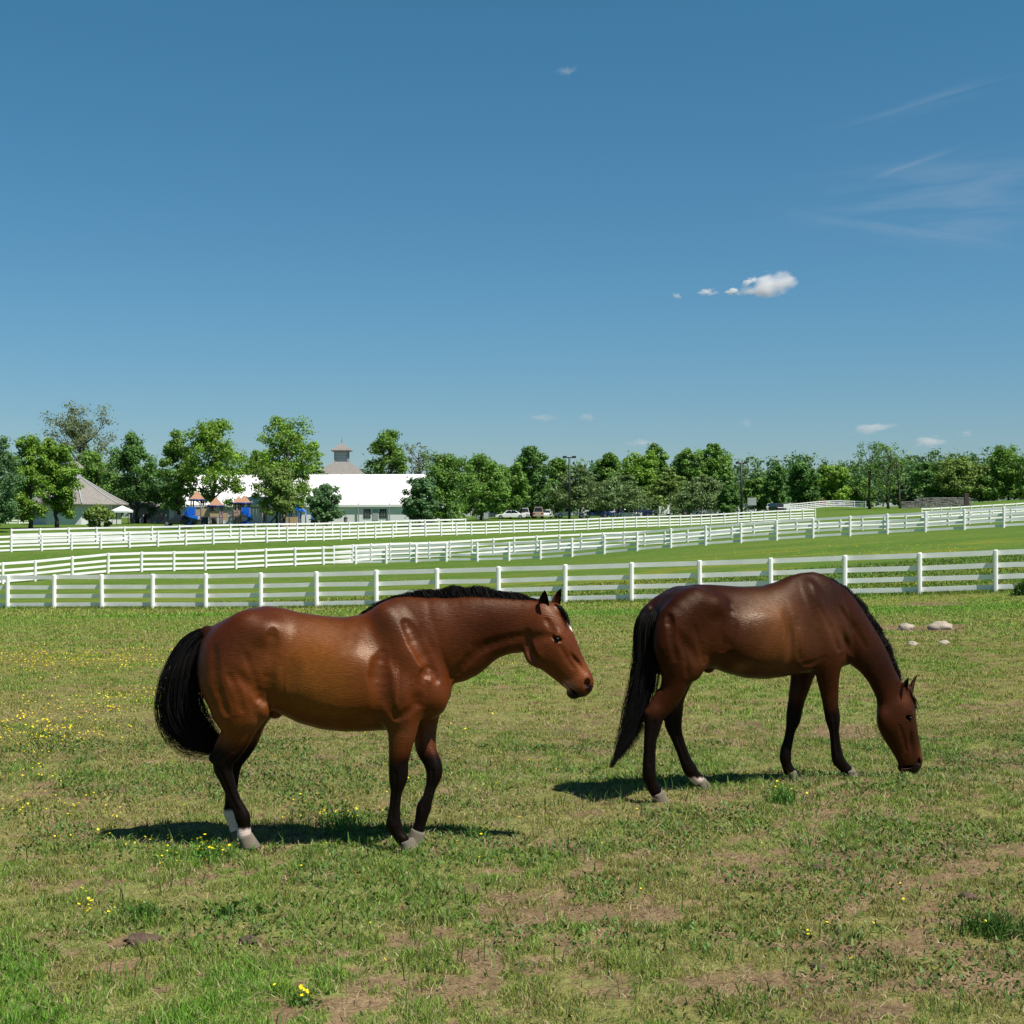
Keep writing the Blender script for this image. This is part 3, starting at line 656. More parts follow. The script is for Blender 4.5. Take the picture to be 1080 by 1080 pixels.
    for q_ in range(M_):
        u_ = q_ / (M_ - 1); up = hgt * np.sin(min(u_ * 2.2, PI / 2)) ; dn = fall * max(0, u_ - .35) ** 1.5 * 1.6
        Pm[:, q_, 0] = B[:, 0] + nm[:, 0] * (up - dn - .012) + dv[:, 0] * swp * u_; Pm[:, q_, 2] = B[:, 1] + nm[:, 1] * (up - dn - .012) + dv[:, 1] * swp * u_
        side = np.where(nearside, -1.0, 1.0); Pm[:, q_, 1] = mane.get('t', 0) + lt + side * (.008 * u_ + .07 * u_ ** 2.2)
    Vm, Qm = strands(Pm, .0028, rng); link('mane', npmesh('mane', Vm, Qm), M_hair, h.root)
    # forelock
    n = 900; Pm = np.zeros((n, 8, 3)); G = np.array([h.loc(px, py)[:2] for px, py in forelock]); lt = rng.normal(0, .03, n); of = rng.uniform(0, .022, n); le = rng.uniform(.6, 1.05, n)
    Lf = np.linspace(0, 1, len(G))
    for q_ in range(8):
        u_ = np.minimum(q_ / 7 * le, 1); g0 = np.interp(u_, Lf, G[:, 0]); g1 = np.interp(u_, Lf, G[:, 1])
        Pm[:, q_, 0] = g0 + of * .8 - .006; Pm[:, q_, 2] = g1 + of * .5 * (1 - u_) ; Pm[:, q_, 1] = headturn * .5 + lt * (.4 + .8 * u_) + .004 * np.sin(u_ * 9 + of * 300)
    Vf, Qf = strands(Pm, .003, rng); link('forelock', npmesh('forelock', Vf, Qf), M_hair, h.root)

def make_colour(base, dark, headpx, muzzle, socks, star, kneez, tanspots, t0):
    def f(h, V):
        s, t, z = V[:, 0], V[:, 1], V[:, 2]; n = len(V)
        c = np.array([base]) * np.ones((n, 1))
        # darker along the top line, warmer on the lower flank
        x2 = fbm(s * 1.0, z * 1.0 + t, .35, 3, 7)
        hs_, hz_, _ = h.loc(*headpx)
        ishead = sstep(.42, .30, np.sqrt((s - hs_) ** 2 + (z - hz_) ** 2))
        k = (sstep(1.25, 1.62, z + (x2 - .5) * .25) * .55 * (1 - ishead))[:, None]; c = c * (1 - k) + np.array([dark]) * k
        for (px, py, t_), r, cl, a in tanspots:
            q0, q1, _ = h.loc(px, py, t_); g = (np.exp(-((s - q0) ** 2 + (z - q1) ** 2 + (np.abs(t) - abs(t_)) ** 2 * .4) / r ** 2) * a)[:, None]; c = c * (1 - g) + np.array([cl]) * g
        # black points
        front = s > .0 + kneez[2]; zz = z + (x2 - .5) * .12
        k = np.where(front, sstep(kneez[0] + .13, kneez[0], zz), sstep(kneez[1] + .13, kneez[1], zz)) * (1 - ishead)
        k = k[:, None]; c = c * (1 - k) + np.array([[.006, .0042, .004]]) * k
        # white socks
        for (px, py, t_), zt_, rad in socks:
            q0, q1, _ = h.loc(px, py, t_); k = (sstep(zt_ + .012, zt_ - .012, z + (fbm(s, t, .03, 2, 3) - .5) * .03) * (np.hypot(s - q0, t - t_) < rad))[:, None]; c = c * (1 - k) + np.array([[.62, .50, .44]]) * k
        # muzzle: black lips and nostril
        for (px, py, t_), r, cl in muzzle:
            q0, q1, _ = h.loc(px, py, t_); d = np.sqrt((s - q0) ** 2 + (z - q1) ** 2 + ((np.abs(t) - abs(t_)) * .6) ** 2)
            k = sstep(r, r * .55, d + (x2 - .5) * .015)[:, None]; c = c * (1 - k) + np.array([cl]) * k
        for (px, py, t_), (ra, rb), an, cl in star:
            q0, q1, _ = h.loc(px, py, 0); ca, sa = math.cos(an), math.sin(an); x = (s - q0) * ca + (z - q1) * sa; y = -(s - q0) * sa + (z - q1) * ca
            k = (sstep(1.1, .8, np.sqrt((x / ra) ** 2 + ((t - t_) / rb) ** 2)) * (np.abs(y) < .06))[:, None]; c = c * (1 - k) + np.array([cl]) * k
        m_ = (c.max(1) < .3)[:, None]; c = np.where(m_, c * np.array([[.78, .68, .62]]), c)
        return c
    f.base = tuple(b_ * k_ for b_, k_ in zip(base, (.78, .68, .62))); return f

# ---- standing horse, side-on
h = Horse(0.0, (at(340, 9.08), 9.08), 'reddish bay horse standing side-on at left with drooping head and white hind socks')
N_, F_ = -.13, .13
leg_nf = dict(p=[(424, 735, 22, .075, -.16), (424.5, 752, 18.5, .070, -.16), (424.5, 768, 15.5, .058, -.155), (422.4, 787, 12.2, .050, -.15), (420.5, 803, 9.9, .042, -.145), (420.4, 814, 10.0, .045, -.14), (419.8, 823, 9.2, .042, -.14), (418, 835, 5.9, .032, -.14), (416.4, 850, 5.6, .029, -.14), (415.4, 862, 6.6, .033, -.14), (415.2, 870, 8.1, .038, -.14), (419.5, 879, 5.8, .033, -.14), (425, 886, 6.6, .038, -.14)], k=.04, hoof=(427.5, 886, 440, 897, -.14, 1.0), flex=-.05)
leg_ff = dict(p=[(447, 740, 20, .07, .14), (448, 763, 13, .06, .13), (448, 777, 11.5, .054, .12), (449.5, 790, 10.5, .048, .10), (455.5, 803, 8.9, .043, .08), (457.8, 811, 8.7, .043, .07), (457.7, 819, 7.8, .040, .06), (454.5, 830, 5.6, .032, .05), (450.8, 842, 5.3, .029, .03), (447.3, 851, 7.6, .035, .03), (445, 860, 6.6, .034, .03), (443, 869, 5.8, .032, .03), (441, 875, 6.4, .038, .03)], k=.04, hoof=(440.5, 875, 441, 890, .03, 1.0), flex=.62)
leg_nh = dict(p=[(249, 752, 24, .095, -.15), (252, 766, 17.5, .075, -.15), (250, 778, 14, .060, -.14), (244, 790, 12, .050, -.13), (236.5, 801, 10.5, .045, -.12), (235, 810, 9.6, .044, -.11), (238.5, 820, 7.8, .038, -.11), (242.8, 832, 6.5, .031, -.11), (248, 845, 6.2, .029, -.11), (252.8, 854, 6.6, .032, -.11), (256, 862, 7.8, .037, -.11), (257.5, 871, 6.2, .033, -.11), (257.5, 880, 7.6, .041, -.11)], e=[[(236, 805, 6, .03, -.12), (224.5, 800, 4.2, .022, -.12)], [(224.5, 799, 3.8, .020, -.12), (236, 776, 5, .025, -.14)]], k=.04, hoof=(257.5, 881, 272, 893, -.11, .98), flex=-.08)
leg_fh = dict(p=[(262, 755, 20, .09, .15), (263, 772, 12.5, .065, .14), (257, 788, 10.5, .052, .12), (248, 801, 9.5, .044, .11), (244.5, 810, 9.2, .044, .11), (244.3, 820, 7.4, .037, .10), (244, 834, 6.3, .031, .10), (243.3, 848, 5.9, .029, .10), (243, 857, 7.2, .036, .10), (246.5, 866, 6.0, .033, .10), (249, 874, 6.8, .040, .10)], e=[[(244, 806, 5.5, .03, .11), (233, 800, 4, .022, .11)]], k=.04, hoof=(249.5, 875, 262, 887, .10, .98), flex=-.05)
col1 = make_colour((.115, .027, .0035), (.040, .011, .004), (590, 688, 0), [((608, 736, 0), .092, (.012, .010, .010)), ((619, 723, .045), .040, (.010, .008, .008))],
   [((257, 872, -.11), .135, .16), ((243, 862, .10), .205, .09)], [((599, 659, -.03), (.050, .026), math.atan2(-7.5, 3.6), (.7, .66, .62))], (.56, .60, -.15),
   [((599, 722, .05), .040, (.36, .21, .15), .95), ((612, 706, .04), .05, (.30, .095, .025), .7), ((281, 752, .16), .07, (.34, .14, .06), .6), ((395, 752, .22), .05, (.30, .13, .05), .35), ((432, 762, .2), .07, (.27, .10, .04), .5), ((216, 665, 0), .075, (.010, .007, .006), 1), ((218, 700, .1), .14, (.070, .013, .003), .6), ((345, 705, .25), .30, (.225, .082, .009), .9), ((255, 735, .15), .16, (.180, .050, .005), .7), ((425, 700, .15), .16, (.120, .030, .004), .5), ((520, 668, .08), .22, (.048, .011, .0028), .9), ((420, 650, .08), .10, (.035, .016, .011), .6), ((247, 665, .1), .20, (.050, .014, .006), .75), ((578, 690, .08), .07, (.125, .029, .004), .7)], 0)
make_horse(h,
  torso=[(210, 692, 712, .07, 0), (214, 672, 728, .15, .05), (225, 659.5, 744, .21, .1), (239, 652, 750, .245, .15), (255, 645.5, 750, .265, .2), (268, 641, 748, .27, .2), (283, 639, 746, .265, .2), (298, 641.5, 753, .268, .2), (316, 646, 762, .278, .18), (340, 649.5, 768.5, .290, .18), (363, 651, 771, .295, .2), (382, 648, 771, .288, .25), (399, 638.5, 770, .27, .42), (416, 633.5, 769.5, .245, .5), (432, 634.5, 766, .225, .42), (448, 641, 760, .205, .3), (460, 660, 755, .175, .1), (469, 690, 747, .13, 0), (475, 712, 734, .06, 0)],
  necks=[(428, 672, 37, .12, 0), (455, 675, 44, .13, 0), (478, 675, 44, .115, 0), (497, 667, 37, .10, 0), (515, 662.5, 31.5, .088, 0), (533, 660.5, 28, .080, 0), (550, 660, 26.5, .075, 0), (566, 660, 25, .072, -.01)],
  heads=[(575, 656, 19, .085, -.01), (578, 668, 24, .098, -.015), (583, 682, 24.5, .096, -.02), (590, 692, 21.5, .082, -.025), (598, 702.5, 18, .066, -.03), (606, 712.5, 15.2, .054, -.03), (612, 719.5, 13.0, .055, -.035), (612.5, 723, 11.5, .056, -.035)],
  legs=[leg_nf, leg_ff, leg_nh, leg_fh],
  haunch=[([(262, 672, 28, .13, -.13), (246, 695, 33, .125, -.145), (246, 718, 35, .12, -.155), (254, 738, 30, .105, -.16), (262, 750, 19, .075, -.165)], .05), ([(262, 672, 28, .13, .13), (246, 695, 33, .125, .145), (246, 718, 35, .12, .155), (256, 738, 28, .105, .16), (264, 750, 19, .075, .165)], .05)],
  muscles=[((418, 670, -.105), (15, 30, .08), .07, .45), ((436, 700, -.15), (17, 30, .075), .045, .35), ((418, 735, -.195), (20, 26, .06), .04, -.3), ((456, 736, -.095), (16, 19, .085), .055, 0), ((456, 736, .095), (16, 19, .085), .055, 0),
           ((418, 670, .105), (15, 30, .08), .07, .45), ((436, 700, .15), (17, 30, .075), .045, .35), ((418, 735, .195), (20, 26, .06), .04, -.3),
           ((275, 746, -.185), (7, 11, .05), .03, .5), ((275, 746, .185), (7, 11, .05), .03, .5), ((284, 668, -.165), (16, 13, .08), .07, 0), ((284, 668, .165), (16, 13, .08), .07, 0), ((360, 720, -.25), (45, 32, .06), .05, 0), ((360, 720, .25), (45, 32, .06), .05, 0),
           ((290, 752, 0), (8, 6, .05), .02, 0), ((218, 667, 0), (8, 7, .05), .02, .6)],
  extra=[((568, 690, -.055), (15, 14, .05), .025, -.3), ((568, 690, .055), (15, 14, .05), .025, -.3), ((587, 669, -.095), (7.5, 5.0, .026), .016, -.8), ((587, 669, .075), (7.5, 5.0, .026), .016, -.8), ((592, 688, -.083), (14, 2.5, .014), .012, -.9),
         ((617, 717.5, -.062), (6.5, 6.5, .024), .012, 0), ((617, 717.5, 0), (6.5, 6.5, .024), .012, 0), ((604, 732, -.03), (7, 5, .036), .012, -.4), ((596, 720, -.06), (7, 4.5, .02), .012, -.8), ((585, 645, -.01), (9, 9, .055), .02, 0), ((616, 727, -.03), (5.5, 6, .042), .012, 0)],
  neg=[((619, 720.5, -.085), (3.2, 4.6, .022), .006, -.4), ((619, 720.5, .02), (3.2, 4.6, .022), .006, -.4), ((588, 674, -.112), (4.5, 2.6, .018), .006, -.5), ((603, 727.5, -.075), (10, 1.2, .030), .006, -.75), ((301, 712, -.345), (12, 30, .07), .05, -.25), ((401, 705, -.30), (7, 36, .05), .05, -.05),
       ((560, 690, -.14), (3.5, 20, .055), .02, .55), ((463, 700, -.215), (6, 28, .06), .05, .5), ((268, 728, -.31), (6, 22, .045), .05, .9), ((610, 700, -.10), (12, 2.6, .03), .012, -.9), ((540, 677, -.135), (32, 5, .04), .04, .15), ((437, 752, -.27), (4, 16, .04), .035, .1)],
  bbox=((-.92, -.40, -.02), (1.85, .40, 1.68)), colour=col1,
  mane=dict(c=[(390, 643), (408, 636), (430, 634), (452, 634), (483, 632), (513, 632), (546, 634.5), (568, 637), (580, 639)], h=[.02, .035, .058, .085, .096, .088, .070, .052, .035], n=14000, sweep=-.07, near=.0),
  tail=dict(g=[(219, 667, 4), (211, 671, 6.5), (202, 682, 10), (196, 700, 13.5), (192, 722, 16.5), (191, 745, 18), (197, 764, 17.5), (210, 777, 14.5), (222, 784, 10), (232, 787, 6)], t=[0, 0, 0, -.01, -.02, -.02, -.01, 0, .02, .03], n=13000, spread=.35, wid=.0028),
  ears=[((572.5, 648, -.062), (574.5, 622.5, -.075), .040, (.5, -.85, .1)), ((584, 643, .045), (592, 620.5, .075), .036, (.8, -.55, .2))],
  eye=(587.5, 674, .098), forelock=[(584, 638), (591, 641), (597, 649), (600, 661)], headturn=-.03,
  grooves=[([(430, 656), (441, 672), (452, 690), (463, 716)], .024, .008), ([(405, 688), (404, 712), (408, 738), (417, 756)], .026, .010),
           ([(417, 757), (430, 753), (443, 744)], .016, .004), ([(453, 706), (447, 722), (441, 742)], .020, .004), ([(226, 682), (226, 705), (231, 730), (240, 752)], .020, .008), ([(291, 664), (288, 690), (284, 715), (282, 738)], .026, .011),
           ([(262, 690), (270, 712), (276, 735)], .018, .006), ([(478, 718), (495, 699), (515, 684), (540, 676), (556, 672)], .018, .009), ([(556, 668), (556, 682), (562, 696), (573, 703)], .011, .006),
           ([(592, 684), (600, 696), (606, 706)], .009, .004), ([(262, 768), (254, 780), (247, 792)], .011, .005), ([(245, 712), (254, 730), (258, 748)], .016, .005), ([(577, 655), (582, 662), (586, 667)], .010, .004)],
  ridges=[([(318, 752), (350, 758), (386, 757)], .006), ([(425, 768), (421, 782), (420, 796)], .005), ([(589, 690), (597, 701), (602, 713)], .004), ([(248, 770), (244, 786), (238, 798)], .005), ([(436, 720), (444, 708), (448, 694)], .004), ([(270, 700), (262, 722), (264, 742)], .004)])

# ---- grazing horse, quartering away
h = Horse(math.radians(22), (1.85, 10.93), 'darker brown bay horse grazing at right with its nose to the ground')
leg_nf = dict(p=[(872, 690, 22, .07, -.15), (873, 706, 14.5, .062, -.14), (873.6, 717, 12.4, .055, -.13), (874.8, 730, 10.2, .048, -.12), (876, 743, 8.4, .042, -.12), (877.6, 753, 8.4, .043, -.12), (878.5, 760, 7.8, .041, -.12), (879.8, 771, 5.2, .031, -.12), (881, 783, 5.4, .029, -.12), (882.6, 795, 6.2, .034, -.12), (884.5, 802, 6.8, .036, -.12), (889.5, 808.5, 5.6, .032, -.12), (893, 812, 6, .039, -.12)], k=.035, hoof=(894, 811.5, 904, 819, -.12, .98), flex=-.08)
leg_ff = dict(p=[(850, 692, 20, .07, .14), (846, 713, 13, .058, .13), (843, 726, 11, .05, .12), (840, 739, 9.2, .044, .12), (837.6, 752, 8.6, .043, .12), (836.6, 760, 7.7, .041, .12), (833.7, 770, 5.2, .031, .12), (831.7, 780, 5.1, .029, .12), (829, 791, 5.9, .034, .12), (828.4, 799, 6.3, .036, .12), (829.6, 806, 5.2, .032, .12), (832, 812, 6, .039, .12)], k=.035, hoof=(833.5, 813, 845, 822, .12, .98), flex=-.08)
leg_nh = dict(p=[(714, 700, 19, .09, -.15), (712.5, 714, 15, .075, -.15), (710.5, 724, 14, .068, -.14), (705.5, 734, 13, .060, -.13), (698.5, 744, 11.5, .050, -.12), (692, 752, 10.6, .046, -.12), (689.4, 760, 9.8, .044, -.12), (688.2, 768, 8.7, .040, -.12), (686, 779, 7.0, .032, -.12), (685.2, 793, 6.6, .030, -.12), (684.6, 806, 7.0, .035, -.12), (684.7, 817, 7.3, .038, -.12), (687, 826, 6.1, .034, -.12), (691, 834, 6.6, .041, -.12)], e=[[(689, 756, 5.5, .03, -.12), (683.5, 752, 4.0, .022, -.12)], [(683.5, 752, 3.6, .020, -.12), (696, 732, 5, .026, -.13)]], k=.035, hoof=(692.5, 836, 704, 845, -.12, 1.0), flex=-.08)
leg_fh = dict(p=[(724, 700, 16, .085, .15), (716, 722, 12, .066, .14), (712, 737, 10, .055, .13), (711, 751, 9.4, .046, .12), (710, 763, 9.5, .044, .12), (713.5, 776, 6.7, .034, .12), (718.5, 790, 6.0, .030, .12), (723.5, 803, 6.3, .032, .12), (727.5, 811, 7.4, .037, .12), (732, 818, 6.2, .034, .12), (736, 822, 6.6, .040, .12)], e=[[(709, 760, 5, .03, .12), (701.5, 756, 3.8, .022, .12)]], k=.035, hoof=(737.5, 823, 747, 831, .12, .98), flex=-.08)
col2 = make_colour((.044, .012, .003), (.014, .005, .003), (950, 770, 0), [((958, 812, 0), .130, (.012, .010, .010)), ((968, 804, .045), .048, (.010, .008, .008))],
   [((737, 822, .12), .11, .10)], [((967, 750, -.045), (.055, .020), math.atan2(-16, 2.5), (.6, .57, .55)), ((970, 770, -.045), (.12, .030), math.atan2(-22, 2.5), (.17, .12, .11))], (.55, .60, 0.2),
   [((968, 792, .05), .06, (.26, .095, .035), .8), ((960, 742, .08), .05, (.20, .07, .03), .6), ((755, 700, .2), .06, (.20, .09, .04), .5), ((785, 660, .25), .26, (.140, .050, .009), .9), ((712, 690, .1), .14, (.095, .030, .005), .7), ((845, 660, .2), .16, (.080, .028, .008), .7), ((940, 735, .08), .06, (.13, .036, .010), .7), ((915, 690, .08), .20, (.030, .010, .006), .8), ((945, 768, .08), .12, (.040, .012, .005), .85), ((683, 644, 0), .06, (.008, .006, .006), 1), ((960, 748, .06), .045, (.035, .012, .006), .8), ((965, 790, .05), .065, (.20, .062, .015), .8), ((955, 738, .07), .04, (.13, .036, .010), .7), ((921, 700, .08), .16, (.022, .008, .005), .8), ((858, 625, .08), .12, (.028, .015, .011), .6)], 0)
make_horse(h,
  torso=[(688, 665, 692, .08, 0), (690, 652, 700, .13, .05), (694, 639, 709, .18, .1), (704, 626, 713, .225, .15), (716, 620.5, 712, .25, .2), (734, 616.3, 706, .268, .2), (751, 616.6, 704, .268, .2), (765, 617.5, 709.5, .272, .2), (785, 619, 715, .285, .18), (805, 618, 716, .290, .2), (820, 613.8, 714, .280, .28), (833, 607.5, 711.5, .26, .42), (845, 604.2, 710, .24, .5), (858, 604.4, 708, .222, .45), (870, 611, 706, .205, .3), (880, 625, 704, .18, .2), (887, 645, 703, .14, .1), (893, 670, 699, .07, 0)],
  necks=[(862, 640, 31, .125, 0), (872, 648, 34, .128, 0), (883, 657, 31.5, .118, 0), (894, 667, 27.5, .105, 0), (907, 680, 23, .092, 0), (919, 694, 19.0, .082, 0), (929, 711, 16.0, .076, -.01), (937, 727, 16, .072, -.02)],
  heads=[(942, 737, 17, .080, -.02), (945, 748, 22, .094, -.025), (945.5, 760, 22, .095, -.03), (949.5, 771, 19.5, .080, -.035), (954, 783, 16.6, .066, -.04), (958, 794, 14.4, .055, -.045), (960, 802, 12.8, .055, -.045), (960.5, 805, 11.5, .056, -.045)],
  legs=[leg_nf, leg_ff, leg_nh, leg_fh],
  haunch=[([(733, 642, 22, .125, -.13), (717, 660, 27, .12, -.145), (714, 680, 27, .115, -.155), (718, 697, 22, .10, -.16), (728, 704, 15, .07, -.165)], .05), ([(733, 642, 22, .125, .13), (717, 660, 27, .12, .145), (714, 680, 27, .115, .155), (722, 697, 20, .10, .16)], .05)],
  muscles=[((856, 640, -.11), (11, 24, .08), .05, .1), ((866, 668, -.145), (14, 24, .07), .045, .2), ((850, 690, -.185), (17, 18, .06), .04, -.2), ((882, 692, -.09), (10, 11, .08), .03, 0), ((882, 692, .09), (10, 11, .08), .03, 0),
           ((856, 640, .11), (11, 24, .08), .05, .1), ((866, 668, .145), (14, 24, .07), .045, .2), ((850, 690, .185), (17, 18, .06), .04, -.2),
           ((736, 699, -.18), (10, 9, .05), .03, .4), ((736, 699, .18), (10, 9, .05), .03, .4), ((752, 640, -.165), (13, 11, .08), .07, 0), ((805, 675, -.25), (36, 26, .06), .05, 0), ((805, 675, .25), (36, 26, .06), .05, 0),
           ((747, 703, 0), (7, 7, .045), .02, 0), ((684, 644, 0), (7, 6, .045), .02, .6)],
  extra=[((935, 760, -.055), (9, 12, .045), .03, .3), ((958, 753, -.10), (5, 6.2, .026), .016, 0), ((958, 753, .05), (5, 6.2, .026), .016, 0), ((952, 775, -.085), (2.4, 13, .014), .012, .35),
         ((968, 801.5, -.068), (5.4, 5.4, .024), .012, 0), ((968, 801.5, -.01), (5.4, 5.4, .024), .012, 0), ((952, 809, -.04), (5.6, 4.5, .036), .012, 0), ((963, 809.5, -.045), (6.5, 6, .042), .014, 0), ((955, 811, -.045), (7, 5, .038), .014, 0), ((952, 797, -.068), (4.5, 6, .02), .012, .3), ((955, 729, -.02), (7.5, 8, .055), .02, 0)],
  neg=[((968.5, 803, -.092), (2.7, 3.6, .022), .006, 0), ((968.5, 803, .01), (2.7, 3.6, .022), .006, 0), ((958.5, 757, -.118), (4.5, 2.2, .018), .006, -.2), ((956.5, 809, -.082), (7, 1.1, .030), .006, .1), ((768, 676, -.345), (9, 22, .07), .05, -.2), ((836, 668, -.295), (6, 28, .05), .05, 0),
       ((927, 744, -.14), (12, 3, .05), .018, -.4), ((729, 684, -.31), (5, 18, .045), .05, .7), ((962, 783, -.122), (3, 11, .03), .02, .1), ((905, 693, -.155), (22, 4, .04), .05, -.85)],
  bbox=((-1.25, -.42, -.02), (1.75, .42, 1.72)), colour=col2,
  mane=dict(c=[(866, 610), (876, 614), (890, 625), (906, 642), (921, 662), (933, 683), (941, 703), (947, 720)], h=[.03, .055, .08, .088, .082, .08, .075, .06], n=12000, sweep=.05, near=.02),
  tail=dict(g=[(689, 642, 5), (683, 650, 8), (680, 665, 9.5), (680, 690, 9.5), (678, 715, 10.5), (672, 742, 9.5), (664, 768, 7.5), (656, 786, 5), (649, 798, 2.5)], t=[0, -.01, -.02, -.02, -.02, -.02, -.02, -.02, -.02], n=9000, spread=.35, wid=.0028),
  ears=[((949.5, 738, -.080), (958.5, 714.5, -.100), .046, (.5, -.85, .1)), ((959.5, 733, .01), (967.8, 711, .035), .035, (.8, -.55, .2))],
  eye=(958.3, 757, .100), forelock=[(949, 723), (953, 728), (958, 738), (962, 749)], headturn=-.05,
  grooves=[([(866, 640), (877, 662), (884, 684)], .020, .008), ([(838, 652), (837, 675), (841, 695)], .022, .010), ([(846, 701), (858, 699), (869, 693)], .013, .006), ([(703, 650), (703, 672), (708, 695)], .018, .008),
           ([(770, 636), (767, 660), (760, 686)], .024, .011), ([(897, 690), (908, 702), (918, 717), (926, 732)], .016, .008), ([(890, 640), (908, 662), (922, 684)], .020, .006), ([(930, 746), (929, 758), (934, 772)], .010, .006), ([(955, 768), (960, 782), (964, 794)], .009, .004),
           ([(729, 662), (735, 680), (741, 698)], .016, .005), ([(716, 680), (720, 696), (722, 712)], .014, .005)],
  ridges=[([(778, 702), (800, 706), (826, 704)], .006), ([(873, 712), (875, 726), (876, 740)], .005), ([(948, 774), (954, 786), (956, 796)], .004), ([(708, 722), (702, 734), (694, 746)], .005)])
# ------------------------------------------------------------------ fences
def fence(name, label, posts, board_span=2, flip=1, post_w=.16, hgt=1.37, rails=((1.195, 1.357), (.785, .945), (.43, .59), (.085, .245))):
    """posts: list of (x, Y). Posts stand on the camera side of the boards."""
    P = [Vector((x, y, h1(x, y))) for x, y in posts]
    R = root(name, label, 'fence', P[0]); o0 = P[0]
    pm = None
    for i, p in enumerate(P):
        d = (P[min(i + 1, len(P) - 1)] - P[max(i - 1, 0)]); a = math.atan2(d.y, d.x)
        if pm is None:
            m = MB(); w = post_w / 2; zs = [(-.3, w), (hgt - .02, w), (hgt + .015, w * .8)]
            vs = []
            for zz, r in zs:
                for k in range(8):
                    t = PI / 8 + k * PI / 4; vs.append((math.cos(t) * r * 1.05, math.sin(t) * r * 1.05, zz))
            fs = [(k, (k + 1) % 8, (k + 1) % 8 + 8, k + 8) for k in range(8)] + [(8 + k, 8 + (k + 1) % 8, 8 + (k + 1) % 8 + 8, 8 + k + 8) for k in range(8)] + [tuple(range(16, 24))]
            m.add(vs, fs); po = m.build('post', M_white, R); pm = po.data
        else:
            po = bpy.data.objects.new('post', pm); COL.objects.link(po); po.parent = R
        jx = random.uniform(-.02, .02)
        po.location = p - o0; po.rotation_euler = (random.uniform(-.012, .012), random.uniform(-.012, .012), a)
    k = 0
    while k < len(P) - 1:
        e = min(k + board_span, len(P) - 1)
        for (z0, z1) in rails:
            m = MB(); vs = []
            js = [random.uniform(-.012, .012) for _ in range(e - k + 1)]
            for q in range(k, e + 1):
                p = P[q]; d = (P[min(q + 1, len(P) - 1)] - P[max(q - 1, 0)]); d.z = 0; d.normalize(); nrm = Vector((-d.y, d.x, 0)) * flip
                off = nrm * (post_w / 2 + .001); b = p - o0 + off; t = nrm * .028
                if q == k: b = b + d * .004
                if q == e: b = b - d * .004
                sag = js[q - k]
                vs += [b + Vector((0, 0, z0 + sag)), b + t + Vector((0, 0, z0 + sag)), b + t + Vector((0, 0, z1 + sag)), b + Vector((0, 0, z1 + sag))]
            n = e - k; fs = [(0, 1, 2, 3), tuple(4 * n + j for j in (3, 2, 1, 0))]
            for q in range(n):
                for j in range(4): fs.append((4 * q + j, 4 * (q + 1) + j, 4 * (q + 1) + (j + 1) % 4, 4 * q + (j + 1) % 4))
            m.add(vs, fs); m.build('rail', M_white, R)
        k = e
    return R
def pxposts(lst): return [(at(px, Y), Y) for px, Y in lst]
# near fence: posts read off the photograph, on the straight line through its two ends
xs0 = [-45, 8, 57, 107.5, 161, 217, 275, 334, 397, 461, 526, 596, 666, 738, 813, 891, 970, 1050, 1132]
def onnear(px):
    k = (px - CX) / F; # x = k*Y ; Y = 58 - (x+20.8)*s
    s = 11.6 / 34.2; Y = (58 - 20.8 * s) / (1 + k * s); return (k * Y, Y)
fence('board_fence', 'nearest white four-board fence, just behind the two horses', [onnear(p) for p in xs0], 2)
def interp(pts, step, y_of):   # walk along a px/Y polyline at equal metre steps
    P = [Vector((at(px, Y), Y)) for px, Y in pts]; out = [P[0]]; 
    seg = 0; cur = P[0]; need = step
    while seg < len(P) - 1:
        d = (P[seg + 1] - cur).length
        if d >= need: cur = cur + (P[seg + 1] - cur).normalized() * need; out.append(cur); need = step
        else: need -= d; cur = P[seg + 1]; seg += 1
    return [(p.x, p.y) for p in out]
fence('board_fence', 'second white fence from the front, crossing the whole picture behind the nearest one',
      interp([(-70, 86), (37, 92), (106, 94.5), (171, 97.5), (233, 100.5), (343, 106), (381, 106.5), (414, 105.8), (463, 104.5), (551, 102.5), (696, 98.5), (849, 95.5), (930, 93.8), (1011, 92), (1130, 90)], 2.44, None), 2)
fence('board_fence', 'white fence branching off the second fence and running close behind it to the right',
      interp([(352, 106.8), (400, 112), (463, 118), (547, 124), (700, 133), (850, 139), (1058, 145), (1150, 147)], 2.44, None), 2)
fence('board_fence', 'third white fence, running from the left edge to a corner below the right-hand trees',
      interp([(-50, 113), (3, 116), (131, 121), (287, 127), (381, 137), (438, 143), (544, 156), (610, 163), (666, 171), (751, 185), (861, 196)], 2.44, None), 3)
fence('board_fence', 'rear white fence close behind the third fence at far left and centre',
      interp([(12, 124.5), (100, 127.5), (190, 130), (290, 134.5), (380, 144), (500, 160)], 2.44, None), 3)
fence('board_fence', 'small distant white fence curving over the grassy rise at right of centre',
      interp([(828, 262), (840, 280), (852, 290), (864, 296), (880, 299), (897, 300), (917, 298)], 2.44, None), 3, post_w=.14)
fence('board_fence', 'distant white fence climbing the slope at the right edge below the stone wall',
      interp([(972, 190), (1010, 196), (1040, 200), (1090, 205), (1150, 210)], 2.44, None), 2)
fence('board_fence', 'short distant white fence seen under the trees at far left',
      interp([(5, 205), (48, 206)], 2.0, None), 2)

